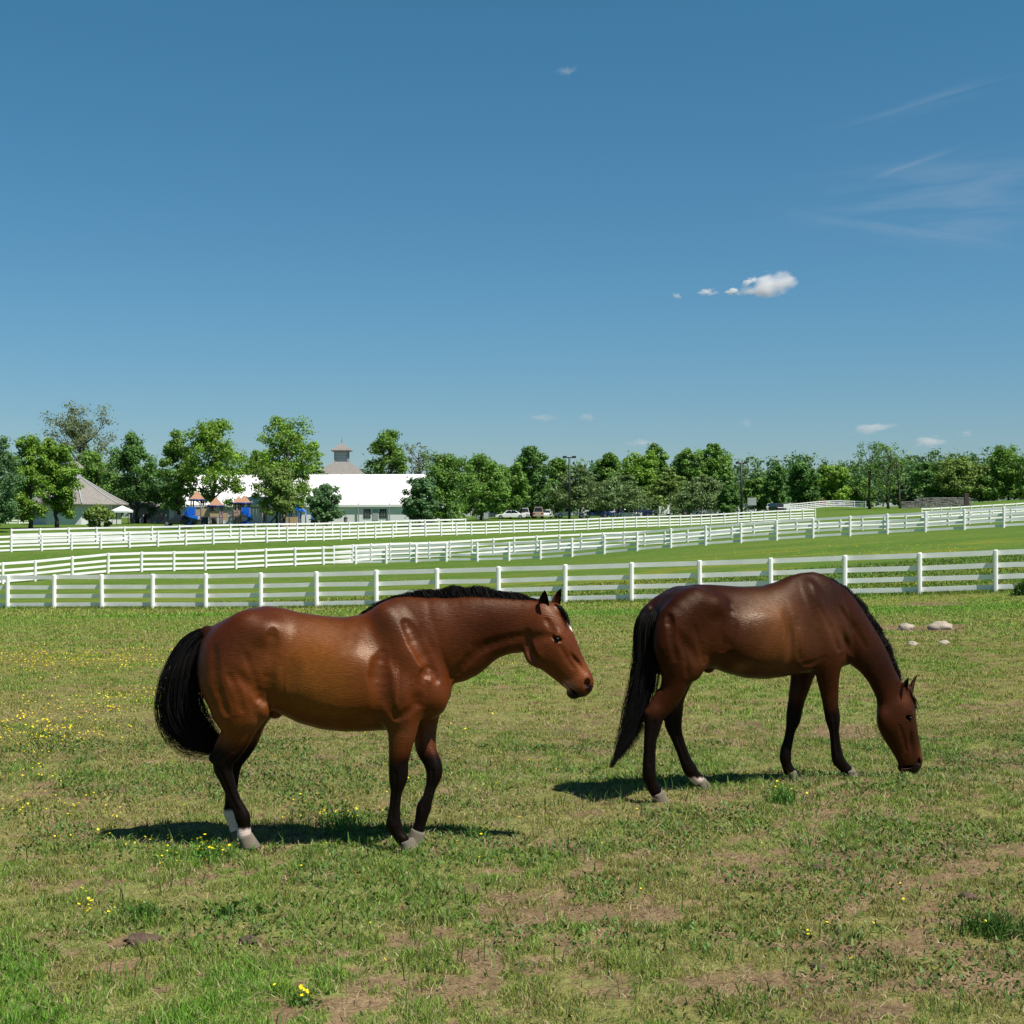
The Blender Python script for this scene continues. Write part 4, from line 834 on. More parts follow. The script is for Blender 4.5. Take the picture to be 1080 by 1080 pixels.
# ------------------------------------------------------------------ trees
GREENS = {'bright': (0.175, 0.315, 0.036), 'mid': (0.135, 0.262, 0.042), 'dark': (0.095, 0.21, 0.042), 'olive': (0.175, 0.27, 0.058), 'grey': (0.175, 0.215, 0.09), 'pine': (0.155, 0.24, 0.085), 'blue': (0.115, 0.225, 0.085)}
def leaves(C, R_, size, n, base, rng, flat=1.0, up=.55):
    """n leaf cards around every clump centre C (k,3) of radius R_ (k,)"""
    k = len(C); idx = rng.integers(0, k, n)
    d = rng.normal(0, 1, (n, 3)); d /= np.linalg.norm(d, axis=1)[:, None]
    rr = R_[idx] * rng.random(n) ** .5 * np.where(rng.random(n) < .18, rng.uniform(1.0, 1.7, n), 1.0)
    P = C[idx] + d * rr[:, None] * np.array([1, 1, flat])
    N = d * .9 + rng.normal(0, .55, (n, 3)) + np.array([0, 0, up]); N /= np.linalg.norm(N, axis=1)[:, None]
    A = np.cross(N, rng.normal(0, 1, (n, 3))); A /= np.linalg.norm(A, axis=1)[:, None]; B = np.cross(N, A)
    s = size * rng.uniform(.55, 1.3, (n, 1))
    Q = np.stack([P - A * s, P - B * s * .55 + A * s * .1, P + A * s, P + B * s * .6], 1).reshape(-1, 3)
    Fq = (np.arange(n) * 4)[:, None] + np.array([[0, 1, 2, 3]])
    tone = rng.uniform(.8, 1.22, k)[idx] * rng.uniform(.72, 1.3, n)
    c = np.array([base]) * tone[:, None]; c[:, 0] *= rng.uniform(.85, 1.2, n)
    return Q, Fq, np.repeat(c, 4, axis=0)
def tree(px, base_py, top_py, hw_px, Y, kind, tone, label, group=None, seed=0, name=None, dens=1.0, split=False, trunk=.2, cat='tree'):
    rng = np.random.default_rng(1000 + seed); X = at(px, Y); Z = h1(X, Y)
    Ht = zy(top_py, Y) - Z; W = hw_px / F * Y * (1.22 if px < 480 else 1.22)
    o = root(name or {'broad': 'broadleaf_tree', 'pine': 'pine_tree', 'sparse': 'sparse_tree', 'conifer': 'conifer_tree', 'bush': 'round_bush'}[kind], label, cat, (X, Y, Z), 0, group)
    base = np.array(GREENS[tone])
    m = MB(); cs = []; rs = []
    tr = max(.10, Ht * .021)
    if kind in ('broad', 'sparse'):
        stems = 2 if split else 1
        for st in range(stems):
            ox = (st - .5) * W * .5 if stems == 2 else 0
            hb = Ht * trunk; p = [Vector((ox, 0, -.2)), Vector((ox + rng.normal(0, .1), 0, hb * .6)), Vector((ox * 1.05 + rng.normal(0, .15), rng.normal(0, .1), hb)), Vector((ox + rng.normal(0, W * .06), rng.normal(0, W * .05), Ht * .55)), Vector((ox + rng.normal(0, W * .1), 0, Ht * .86))]
            m.tube(p, [tr * 1.35, tr, tr * .85, tr * .5, tr * .12], 7)
            nl = 11 if kind == 'broad' else 16
            for l in range(nl):
                f = .1 + .8 * l / nl; st_ = p[2].lerp(p[4], f) if f > .3 else p[2]
                a = rng.uniform(0, 2 * PI); L = W * rng.uniform(.5, .85) * (1 - .5 * f)
                e = st_ + Vector((math.cos(a) * L, math.sin(a) * L, L * rng.uniform(.3, 1.0) + Ht * .06)); mid = st_.lerp(e, .5) + Vector((0, 0, -L * .08))
                m.tube([st_, mid, e], [tr * .42, tr * .25, tr * .07], 5)
                if kind == 'sparse':
                    for q in range(3):
                        e2 = e + Vector((rng.normal(0, W * .2), rng.normal(0, W * .2), Ht * rng.uniform(.04, .14))); m.tube([mid.lerp(e, .3 * q + .3), e2], [tr * .14, tr * .03], 4); cs.append(e2); rs.append(W * .2)
                cs.append(e); rs.append(W * rng.uniform(.20, .3))
        # crown lobes: a few big lobes make an uneven outline, each carries leaf clumps
        zb = Ht * trunk; hc = (Ht - zb)
        nlobe = 9
        lob = []
        for q in range(nlobe):
            f = (q + .5) / nlobe; a = rng.uniform(0, 2 * PI)
            prof = math.sin(PI * min(.93, .16 + .80 * f)) ** .7
            L = W * prof * rng.uniform(.28, .58); lob.append((math.cos(a) * L, math.sin(a) * L, zb + hc * (.06 + .76 * f), W * rng.uniform(.46, .64) * (1 - .45 * max(0, f - .5))))
        lob.append((rng.normal(0, W * .12), 0, Ht - W * .33, W * .33))
        nc = int((105 if kind == 'broad' else 34) * dens)
        for q in range(nc):
            lx, ly, lz, lr = lob[rng.integers(0, len(lob))]
            d = rng.normal(0, 1, 3); d /= np.linalg.norm(d); rr = lr * rng.uniform(.55, 1.0)
            c = Vector((lx + d[0] * rr, ly + d[1] * rr, min(lz + d[2] * rr * 1.1, Ht - .2))); 
            if c.z < zb * .8: c.z = zb * .8 + rng.uniform(0, 1)
            cs.append(c); rs.append(W * rng.uniform(.12, .25) * (1 if kind == 'broad' else .9))
        n = int((16000 if kind == 'broad' else 4200) * dens); size = .00096 * Y * (1.0 if kind == 'broad' else .8)
        C = np.array([tuple(c) for c in cs]); R_ = np.array(rs)
        Q, Fq, cc = leaves(C, R_, size, n, base, rng, .75)
    elif kind in ('pine', 'conifer'):
        m.tube([(0, 0, -.2), (0, 0, Ht * .5), (0, 0, Ht * .97)], [tr, tr * .6, .03], 7)
        tiers = 13 if kind == 'pine' else 16
        for t in range(tiers):
            f = t / (tiers - 1); zt = Ht * ((.21 if kind == 'pine' else .12) + (.75 if kind == 'pine' else .84) * f); Rr = W * ((1 - f) ** (.7 if kind == 'conifer' else .5)) + .15
            nb = max(3, int(9 * (1 - .6 * f)))
            for q in range(nb):
                a = 2 * PI * (q + rng.random()) / nb; L = Rr * rng.uniform(.7, 1.08)
                e = Vector((math.cos(a) * L, math.sin(a) * L, zt + L * rng.uniform(-.06, .2)))
                m.tube([(0, 0, zt), tuple(e)], [tr * .2, tr * .05], 4)
                for g in (.45, .75, 1.0): cs.append(Vector((0, 0, zt)).lerp(e, g)); rs.append(max(.3, Rr * .26 * rng.uniform(.7, 1.2)))
        C = np.array([tuple(c) for c in cs]); R_ = np.array(rs)
        Q, Fq, cc = leaves(C, R_, .0009 * Y, int(9000 * dens), base, rng, .45)
    else:
        m.tube([(0, 0, -.2), (0, 0, Ht * .5)], [.12, .05], 6)
        for q in range(90):
            d = rng.normal(0, 1, 3); d /= np.linalg.norm(d); d[2] = abs(d[2]) if rng.random() < .65 else d[2]
            cs.append(Vector((d[0] * W * .78, d[1] * W * .78, Ht * .48 + d[2] * Ht * .40))); rs.append(W * rng.uniform(.14, .24))
            if q % 6 == 0: m.tube([(0, 0, Ht * .2), tuple(cs[-1])], [.04, .01], 4)
        C = np.array([tuple(c) for c in cs]); R_ = np.array(rs)
        Q, Fq, cc = leaves(C, R_, .0011 * Y, int(6500 * dens), base, rng, .9)
    m.build('trunk', M_bark, o)
    Q[:, 2] = np.maximum(Q[:, 2], .15)
    link('crown', npmesh('crown', Q, Fq, col=cc), M_leaf, o)
    return o
T = [
 (-8, 560, 462, 30, 146, 'broad', 'blue', 'dark bluish-green tree cut by the left edge of the picture'),
 (32, 557, 458, 27, 160, 'broad', 'bright', 'bright green tree near the left edge, left one of two close trunks'),
 (60, 557, 460, 24, 163, 'broad', 'bright', 'bright green tree in front of the shingled roof, right one of two close trunks'),
 (84, 548, 430, 38, 265, 'sparse', 'grey', 'tall greyish thin-leaved tree rising behind the bright trees at left'),
 (100, 548, 478, 26, 235, 'broad', 'mid', 'mid green tree directly behind the shingled round roof'),
 (145, 552, 458, 29, 204, 'broad', 'dark', 'dark green rounded tree right of the shingled roof'),
 (188, 552, 455, 22, 200, 'broad', 'mid', 'narrow tree between the dark rounded tree and the tall bright tree'),
 (226, 553, 441, 34, 196, 'broad', 'bright', 'tall bright tree above the orange-roofed play towers'),
 (300, 553, 441, 36, 198, 'broad', 'bright', 'tall tree with two-lobed top left of the cupola'),
 (268, 552, 474, 22, 215, 'broad', 'mid', 'lower tree filling the gap between the two tall bright trees'),
 (293, 554, 494, 22, 172, 'broad', 'olive', 'small yellow-green tree in front of the marquee beside the swing frame'),
 (345, 553, 511, 17, 165, 'broad', 'blue', 'young grey-green tree in front of the white marquee roof'),
 (334, 548, 474, 14, 255, 'conifer', 'mid', 'pointed conifer peeping up left of the cupola'),
 (409, 547, 455, 27, 262, 'broad', 'mid', 'big rounded tree rising behind the marquee right of the cupola'),
 (443, 547, 464, 14, 268, 'sparse', 'grey', 'thin greyish tree at the right end of the marquee ridge'),
 (470, 549, 482, 32, 186, 'broad', 'mid', 'broad tree hiding the right end of the marquee'),
 (443, 550, 502, 19, 172, 'broad', 'blue', 'low bluish tree in front of the marquee\'s right end'),
 (507, 548, 483, 27, 212, 'broad', 'mid', 'rounded green tree above the white sedan'),
 (538, 547, 490, 22, 228, 'broad', 'mid', 'lower tree between the sedan tree and the tall dark tree'),
 (562, 547, 472, 22, 235, 'broad', 'dark', 'tall dark tree left of the first light pole'),
 (586, 547, 484, 17, 242, 'broad', 'mid', 'tree just left of the first light pole'),
 (612, 547, 489, 27, 232, 'pine', 'pine', 'pine just right of the first light pole'),
 (640, 547, 478, 18, 262, 'broad', 'mid', 'leafy tree rising behind the two pines near the pole'),
 (652, 547, 498, 28, 226, 'pine', 'pine', 'wide low pine above the blue parked car'),
 (676, 547, 478, 23, 240, 'broad', 'bright', 'bright leaning tree above the navy parked cars'),
 (692, 546, 469, 17, 266, 'broad', 'mid', 'tree with loose top behind the bright leaning tree'),
 (706, 546, 494, 22, 230, 'pine', 'olive', 'olive-toned pine above the white trailer'),
 (726, 546, 473, 19, 252, 'broad', 'mid', 'tree with uneven crown right of the olive pine'),
 (750, 546, 467, 22, 256, 'broad', 'mid', 'tallest tree left of the second light pole'),
 (742, 546, 500, 28, 222, 'pine', 'pine', 'low spreading pine in front of the tallest tree by the second pole'),
 (764, 545, 488, 13, 246, 'broad', 'mid', 'tree directly behind the second light pole'),
 (768, 546, 512, 11, 216, 'broad', 'dark', 'small dark tree left of the grey sign'),
 (799, 541, 506, 15, 335, 'broad', 'mid', 'far small tree right of the second light pole'),
 (819, 538, 492, 14, 318, 'broad', 'dark', 'dark tree left of the dense oval tree'),
 (846, 537, 487, 16, 322, 'broad', 'dark', 'dense oval dark tree above the end of the third fence'),
 (879, 538, 492, 20, 330, 'broad', 'bright', 'rounded bright tree behind the curving fence'),
 (906, 537, 508, 16, 340, 'broad', 'mid', 'low tree between the rounded bright tree and the thin trees'),
 (917, 537, 467, 18, 255, 'sparse', 'mid', 'thin open tree beside the end of the curving fence, left one of a pair'),
 (943, 537, 471, 20, 250, 'sparse', 'mid', 'thin multi-stemmed open tree left of the stone wall, right one of a pair'),
 (958, 533, 507, 18, 330, 'broad', 'blue', 'bluish tree directly behind the stone wall\'s left end'),
 (980, 532, 489, 22, 320, 'broad', 'dark', 'dark tree behind the stone wall'),
 (1008, 530, 483, 24, 316, 'broad', 'olive', 'olive-green tree above the right end of the stone wall'),
 (1036, 528, 492, 18, 330, 'broad', 'olive', 'smaller olive tree right of the stone wall'),
 (1064, 526, 474, 26, 312, 'broad', 'mid', 'large green tree at the right edge of the picture'),
 (1052, 526, 469, 8, 345, 'conifer', 'dark', 'pointed dark conifer top behind the large tree at the right edge'),
 (1104, 526, 478, 26, 300, 'broad', 'mid', 'tree just past the right edge of the picture'),
 (-52, 560, 470, 28, 165, 'broad', 'mid', 'tree just past the left edge of the picture'),
]
for k_, t_ in enumerate(T):
    dens = 1.0
    if t_[5] == 'sparse': dens = .42 if t_[3] < 30 else 2.6
    tree(*t_[:8], group=None, seed=k_, dens=dens, split=(k_ in (38,)), trunk={226: .24, 300: .25, 268: .2, 293: .30, 188: .2, 145: .15}.get(t_[0], (.17 if 500 < t_[0] < 800 else .10) if t_[4] > 210 else .14))
tree(105, 559, 532, 14, 150, 'bush', 'olive', 'round clipped bush in front of the shingled round building', seed=77, name='round_bush', cat='bush')

# far-off wood: one mass
rng = np.random.default_rng(42); cs = []; rs = []
for px in np.arange(-260, 1360, 4.0):
    for row in range(2):
        Y = 400 + rng.uniform(-20, 40) + row * 25; X = at(px, Y); gz = h1(X, Y); hh = (11.5 + 5 * float(vnoise(np.array([px / 23.0]), np.array([row * 3.0]), 5)[0]) + rng.uniform(-1, 1.5))
        for q in range(7):
            cs.append((X + rng.normal(0, 1.6), Y + rng.normal(0, 1.6), gz + hh * (.12 + .8 * (q + rng.random()) / 7))); rs.append(2.0)
Q, Fq, cc = leaves(np.array(cs), np.array(rs), .55, 150000, np.array((.11, .21, .07)), rng, .9)
tag(link('distant_wood', npmesh('distant_wood', Q, Fq, col=cc), M_leaf), 'low far-off belt of woodland along the horizon', 'woodland', kind='stuff')
# ------------------------------------------------------------------ buildings
def ring(n, r, z, rot=0, cx=0, cy=0): return [(cx + r * math.cos(rot + 2 * PI * k / n), cy + r * math.sin(rot + 2 * PI * k / n), z) for k in range(n)]
def lathe(mb, n, prof, rot=0, cx=0, cy=0, top=True):
    vs = []; 
    for r, z in prof: vs += ring(n, r, z, rot, cx, cy)
    fs = [(i * n + k, i * n + (k + 1) % n, (i + 1) * n + (k + 1) % n, (i + 1) * n + k) for i in range(len(prof) - 1) for k in range(n)]
    if top: fs.append(tuple((len(prof) - 1) * n + k for k in range(n)))
    return mb.add(vs, fs)
# octagonal building, left
Y = 197; X = at(81, Y); Z = h1(X, Y); S = Y / F
o = root('round_building', 'octagonal building with a grey-brown shingled roof behind the bright trees at left', 'building', (X, Y, Z))
ze = zy(533, Y) - Z; zp = zy(503.5, Y) - Z; Ro = 53.0 * S
lathe(MB(), 8, [(Ro * .86, -.5), (Ro * .86, ze + .25)], PI / 8).build('wall', M_offwhite, o)
rf = lathe(MB(), 8, [(Ro, ze), (Ro + .03, ze + .14), (Ro * .62, ze + (zp - ze) * .40), (.55, zp)], PI / 8).build('roof', M_shingle, o)
m = MB()
for k in range(8):
    a = PI / 8 + k * PI / 4
    m.tube([(math.cos(a) * r, math.sin(a) * r, z + .05) for r, z in ((Ro + .02, ze + .16), (Ro * .62, ze + (zp - ze) * .40), (.55, zp))], .09, 5)
m.build('ridge_cap', M_greywall, rf)
cu = lathe(MB(), 8, [(.62, zp - .2), (.62, zp + 1.3)], PI / 8).build('cupola', M_greywall, rf)
lathe(MB(), 8, [(1.05, zp + 1.25), (1.05, zp + 1.33), (.12, zp + 2.2)], PI / 8).build('cupola_roof', M_shingle, o)
m = MB()
for k in range(8):
    a = k * PI / 4
    if k % 2: 
        m.box((math.cos(a) * Ro * .80, math.sin(a) * Ro * .80, 1.7), (.08, 1.3, 1.1), a)
m.build('window', M_glass, o)
# white canopy
Y = 192; X = at(129, Y); Z = h1(X, Y); S = Y / F
o = root('canopy_tent', 'small white pop-up canopy beside the shingled round building', 'canopy', (X, Y, Z))
zc = zy(540.5, Y) - Z; w = 9 * S; zt = zy(534, Y) - Z
MB().add([(-w, -w, zc), (w, -w, zc), (w, w, zc), (-w, w, zc), (-w, -w, zc + .28), (w, -w, zc + .28), (w, w, zc + .28), (-w, w, zc + .28), (0, 0, zt + .1)], [(0, 1, 5, 4), (1, 2, 6, 5), (2, 3, 7, 6), (3, 0, 4, 7), (4, 5, 8), (5, 6, 8), (6, 7, 8), (7, 4, 8)]).build('canopy', M_canvas, o)
for sx in (-1, 1):
    for sy in (-1, 1): MB().tube([(sx * w * .94, sy * w * .94, -.1), (sx * w * .94, sy * w * .94, zc + .1)], .05, 6).build('leg', M_dark, o)
# low grey building with arched door
Y = 206; X = at(158, Y); Z = h1(X, Y); S = Y / F
o = root('low_building', 'low grey building with a dark arched doorway beneath the dark rounded tree', 'building', (X, Y, Z))
hw = 21 * S; zt = zy(535, Y) - Z
MB().box((0, 3, zt / 2 - .2), (hw * 2, 6, zt + .4)).build('wall', M_greywall, o)
MB().add([(-hw - .3, -.35, zt - .02), (hw + .3, -.35, zt - .02), (hw + .3, 6.35, zt - .02), (-hw - .3, 6.35, zt - .02), (-hw - .3, 3, zt + .9), (hw + .3, 3, zt + .9)], [(0, 1, 5, 4), (2, 3, 4, 5), (0, 4, 3), (1, 2, 5), (3, 2, 1, 0)]).build('roof', M_shingle, o)
def arch(cx, w, h, y):
    pts = [(cx - w, -.1)] + [(cx - w * math.cos(t), h - w + w * math.sin(t)) for t in np.linspace(0, PI, 9)] + [(cx + w, -.1)]
    return MB().prism(pts, y, y + .1)
arch((155.5 - 158) * S, .55, 1.45, -.05).build('door', M_glass, o)
f = MB()
for t0 in range(8):
    a, b = PI * t0 / 8, PI * (t0 + 1) / 8
    c_ = (155.5 - 158) * S; f.tube([(c_ - .62 * math.cos(a), -.06, .9 + .62 * math.sin(a)), (c_ - .62 * math.cos(b), -.06, .9 + .62 * math.sin(b))], .07, 5)
f.build('door_surround', M_offwhite, o)
w_ = MB().box(((169 - 158) * S, -.02, .95), (.85, .08, 1.0)).build('window', M_glass, o)
m = MB()
for q in (-.2, .2): m.box(((169 - 158) * S + q, -.08, .95), (.05, .03, 1.0))
m.box(((169 - 158) * S, -.08, .95), (.85, .03, .05)); m.build('glazing_bar', M_offwhite, w_)

# marquee
Y0 = 200; Xr = at(449, 197.5); yaw = -math.radians(7); Z = h1(at(390, 200), 200)
o = root('marquee', 'large white pitched marquee with dark roof seams and two dark windows', 'tent', (at(378, Y0), Y0, Z), yaw)
pxm = F / Y0; x0, x1 = (170 - 378) / pxm, (450 - 378) / pxm; D = 17.0
ze = zy(532, Y0) - Z; zr = zy(500.3, Y0 + D / 2) - Z; zb = -.4
zv = ze - .35
MB().add([(x0, 0, ze), (x1, 0, ze), (x1, D / 2, zr), (x0, D / 2, zr), (x0, D, ze), (x1, D, ze)], [(0, 1, 2, 3), (3, 2, 5, 4)]).build('roof', M_canvas, o)
MB().add([(x0, -.05, zv), (x1, -.05, zv), (x1, -.05, ze), (x0, -.05, ze), (x0, 0, ze), (x1, 0, ze)], [(0, 1, 2, 3), (3, 2, 5, 4)]).build('valance', M_canvas, o)
MB().add([(x0, .25, zb), (x1, .25, zb), (x1, .25, ze), (x0, .25, ze)], [(0, 1, 2, 3)]).build('wall', M_canvas, o)
for xe in (x0, x1):
    MB().add([(xe, .25, zb), (xe, D, zb), (xe, D, ze), (xe, D / 2, zr - .02), (xe, .25, ze)], [(0, 1, 2, 3, 4)]).build('gable', M_canvas, o)
bay = 33.5 / pxm; k = 0
xs_ = [q * bay for q in range(-6, 3) if x0 <= q * bay <= x1]
for xq in xs_:
    m = MB(); m.tube([(xq, -.02, ze + .04), (xq, D / 2, zr + .04)], .055, 5); m.build('seam', M_seam, o)
    MB().box((xq, .02, (ze + zb) / 2), (.13, .13, ze - zb)).build('pole', M_seam, o)
def wind(cx, cz, w, h):
    a = MB().box((cx, .22, cz), (w, .05, h)).build('window', M_glass, o)
    m = MB()
    for q in (-.25, 0, .25): m.box((cx + q * w, .18, cz), (.035, .02, h))
    for q in (-.2, .2): m.box((cx, .175, cz + q * h), (w, .02, .035))
    m.build('glazing_bar', M_greywall, a)
wind((387 - 378) / pxm, zy(541.6, Y0) - Z, 7.6 / pxm, 9.4 / pxm); wind((404 - 378) / pxm, zy(541.6, Y0) - Z, 7.6 / pxm, 9.4 / pxm)
wind((330 - 378) / pxm, zy(543, Y0) - Z, 4 / pxm, 9 / pxm); wind((274 - 378) / pxm, zy(546, Y0) - Z, 4 / pxm, 8 / pxm)
MB().box(((396 - 378) / pxm, .21, zy(543, Y0) - Z), (6 / pxm, .04, 12 / pxm)).build('door', M_greywall, o)
# round dark item at the foot of the tent wall
Xb = at(364.5, 198); o = root('litter_bin', 'small dark round-topped bin standing against the marquee wall', 'bin', (Xb, 198, h1(Xb, 198)))
lathe(MB(), 14, [(.20, 0), (.24, .05), (.26, .62)], 0).build('body', M_mauve, o); lathe(MB(), 14, [(.28, .6), (.27, .7), (.17, .84), (.05, .9)], 0).build('lid', M_dark, o)

# cupola building behind the marquee
Y = 262; X = at(360.5, Y); Z = h1(X, Y - 9); S = Y / F
o = root('cupola_building', 'building behind the marquee with a grey hipped roof and square louvred cupola', 'building', (X, Y - 9, Z))
zc0 = zy(488, Y) - Z; ze = zy(525, Y) - Z
MB().box((0, 9, ze / 2), (22, 18, ze + .6)).build('wall', M_offwhite, o)
hwc = 8.5 * S; hb = 12.0; cy = 9.0
MB().add([(-hb, cy - hb + 1, ze), (hb, cy - hb + 1, ze), (hb, cy + hb - 1, ze), (-hb, cy + hb - 1, ze), (-4.2, cy - 3.5, zy(499, Y) - Z), (4.2, cy - 3.5, zy(499, Y) - Z), (4.2, cy + 3.5, zy(499, Y) - Z), (-4.2, cy + 3.5, zy(499, Y) - Z),
          (-hwc, cy - hwc, zc0), (hwc, cy - hwc, zc0), (hwc, cy + hwc, zc0), (-hwc, cy + hwc, zc0)],
         [(0, 1, 5, 4), (1, 2, 6, 5), (2, 3, 7, 6), (3, 0, 4, 7), (4, 5, 9, 8), (5, 6, 10, 9), (6, 7, 11, 10), (7, 4, 8, 11), (8, 9, 10, 11)]).build('roof', M_shingle, o)
zt = zy(476, Y) - Z; w = 6.6 * S
cu = MB().box((0, cy, (zt + zc0) / 2), (2 * w, 2 * w, zt - zc0)).build('cupola', M_offwhite, o)
m = MB()
for sx in (-1, 1):
    for sy in (-1, 1): m.box((sx * w, cy + sy * w, (zt + zc0) / 2), (.22, .22, zt - zc0 + .01))
m.build('corner_post', M_seam, cu)
for sx, sy, ro in ((0, -1, 0), (0, 1, 0), (-1, 0, PI / 2), (1, 0, PI / 2)):
    m = MB()
    for q in range(6): m.box((sx * (w + .03), cy + sy * (w + .03), zc0 + .35 + q * (zt - zc0 - .6) / 5), (1.75 * w, .05, .09), ro)
    m.box((sx * (w + .03), cy + sy * (w + .03), zt - .15), (2 * w, .1, .16), ro)
    m.build('louvre', M_greywall, cu)
w2 = 10.4 * S; zk = zy(468, Y) - Z
cr = MB().add([(-w2, cy - w2, zt), (w2, cy - w2, zt), (w2, cy + w2, zt), (-w2, cy + w2, zt), (-w2, cy - w2, zt + .18), (w2, cy - w2, zt + .18), (w2, cy + w2, zt + .18), (-w2, cy + w2, zt + .18), (-w2 * .42, cy - w2 * .42, zt + .18 + (zk - zt) * .6), (w2 * .42, cy - w2 * .42, zt + .18 + (zk - zt) * .6), (w2 * .42, cy + w2 * .42, zt + .18 + (zk - zt) * .6), (-w2 * .42, cy + w2 * .42, zt + .18 + (zk - zt) * .6), (0, cy, zk + .2)],
   [(3, 2, 1, 0), (0, 1, 5, 4), (1, 2, 6, 5), (2, 3, 7, 6), (3, 0, 4, 7), (4, 5, 9, 8), (5, 6, 10, 9), (6, 7, 11, 10), (7, 4, 8, 11), (8, 9, 12), (9, 10, 12), (10, 11, 12), (11, 8, 12)]).build('cupola_roof', M_shingle, o)
MB().tube([(0, cy, zk), (0, cy, zk + .5), (0, cy, zk + 1.2)], [.06, .045, .02], 6).build('finial', M_dark, cr)

# stone wall
Y = 246; xa, xb = at(950, Y), at(1023, Y); za = h1(xa, Y)
o = root('stone_wall', 'low grey dry-stone wall below the trees at right', 'wall', (xa, Y, za))
rngw = np.random.default_rng(3); m = MB(); n = 120
for row in range(8):
    xx = 0
    while xx < xb - xa:
        w = rngw.uniform(.35, .8); zz = h1(xa + xx, Y) - za; top = (zy(524.6 if xx > 2.2 else 528, Y) - za) * (.9 + .1 * min(1, xx / 6)); hh = max(.5, (top - zz)) / 8
        m.box((xx + w / 2, rngw.uniform(-.04, .04), zz + hh * (row + .5)), (w - .03, .5 + rngw.uniform(-.05, .05), hh - .02)); xx += w
m.build('stonework', mat('dry_stone', (.20, .19, .175), .95, noise=(1.5, .45)), o, bevel=.03)
MB().box(((1019 - 950) * Y / F, 0, zy(528, Y) - za), (.8, .7, 2.6)).build('end_pier', M_bark, o, bevel=.04)

# light poles
def light_pole(px, base, top, Y, half, label):
    X = at(px, Y); Z = h1(X, Y); o = root('light_pole', label, 'light pole', (X, Y, Z), 0, 'car park light poles'); Ht = zy(top, Y) - Z
    MB().tube([(0, 0, -.2), (0, 0, Ht)], [.19, .13], 8).build('pole', M_dark, o)
    a = MB().box((0, 0, Ht - .08), (half * 1.4, .14, .14)).build('arm', M_dark, o)
    for s in (-1, 1):
        l = MB().box((s * half * .72, 0, Ht), (half * .60, .42, .30)).build('lamp_head', M_dark, o, bevel=.02)
light_pole(600.5, 545, 482, 200, .92, 'first tall black light pole with two box lamps, in front of the pines at centre')
light_pole(782, 545, 488, 203, .80, 'second tall black light pole with two box lamps, above the grey sign at right')
Y = 210; X = at(641.5, Y)
# grey sign
Y = 214; X = at(789.5, Y); Z = h1(X, Y); o = root('sign_board', 'square grey blank-looking sign board on posts right of the second light pole', 'sign', (X, Y, Z))
MB().box((.5, 0, zy(529, Y) - Z), (1.35, .12, 1.15)).build('board', M_greywall, o, bevel=.02)
MB().box((.0, .3, zy(533, Y) - Z), (1.3, .12, .5)).build('lower_board', M_seam, o)
for s in (-.35, .9): MB().tube([(s, .1, -.1), (s, .1, zy(532, Y) - Z)], .07, 6).build('post', M_dark, o)

# grey-green booth
Y = 222
for px, lab in ((505.5, 'grey-green portable toilet booth left of the white sedan, left one'), (512.5, 'grey-green portable toilet booth nearest the white sedan')):
    X = at(px, Y); Z = h1(X, Y); o = root('portable_toilet', lab, 'booth', (X, Y, Z))
    Hh = zy(537.2, Y) - Z
    MB().box((0, 0, Hh / 2), (.98, 1.0, Hh)).build('cabin', mat('booth_plastic', (.16, .21, .20), .5, noise=(2, .1)), o, bevel=.04)
    MB().box((0, -.52, Hh * .48), (.62, .03, Hh * .82)).build('door', M_greywall, o)
    MB().prism([(-.53, Hh), (.53, Hh), (.35, Hh + .16), (-.35, Hh + .16)], -.53, .53).build('roof', M_offwhite, o)

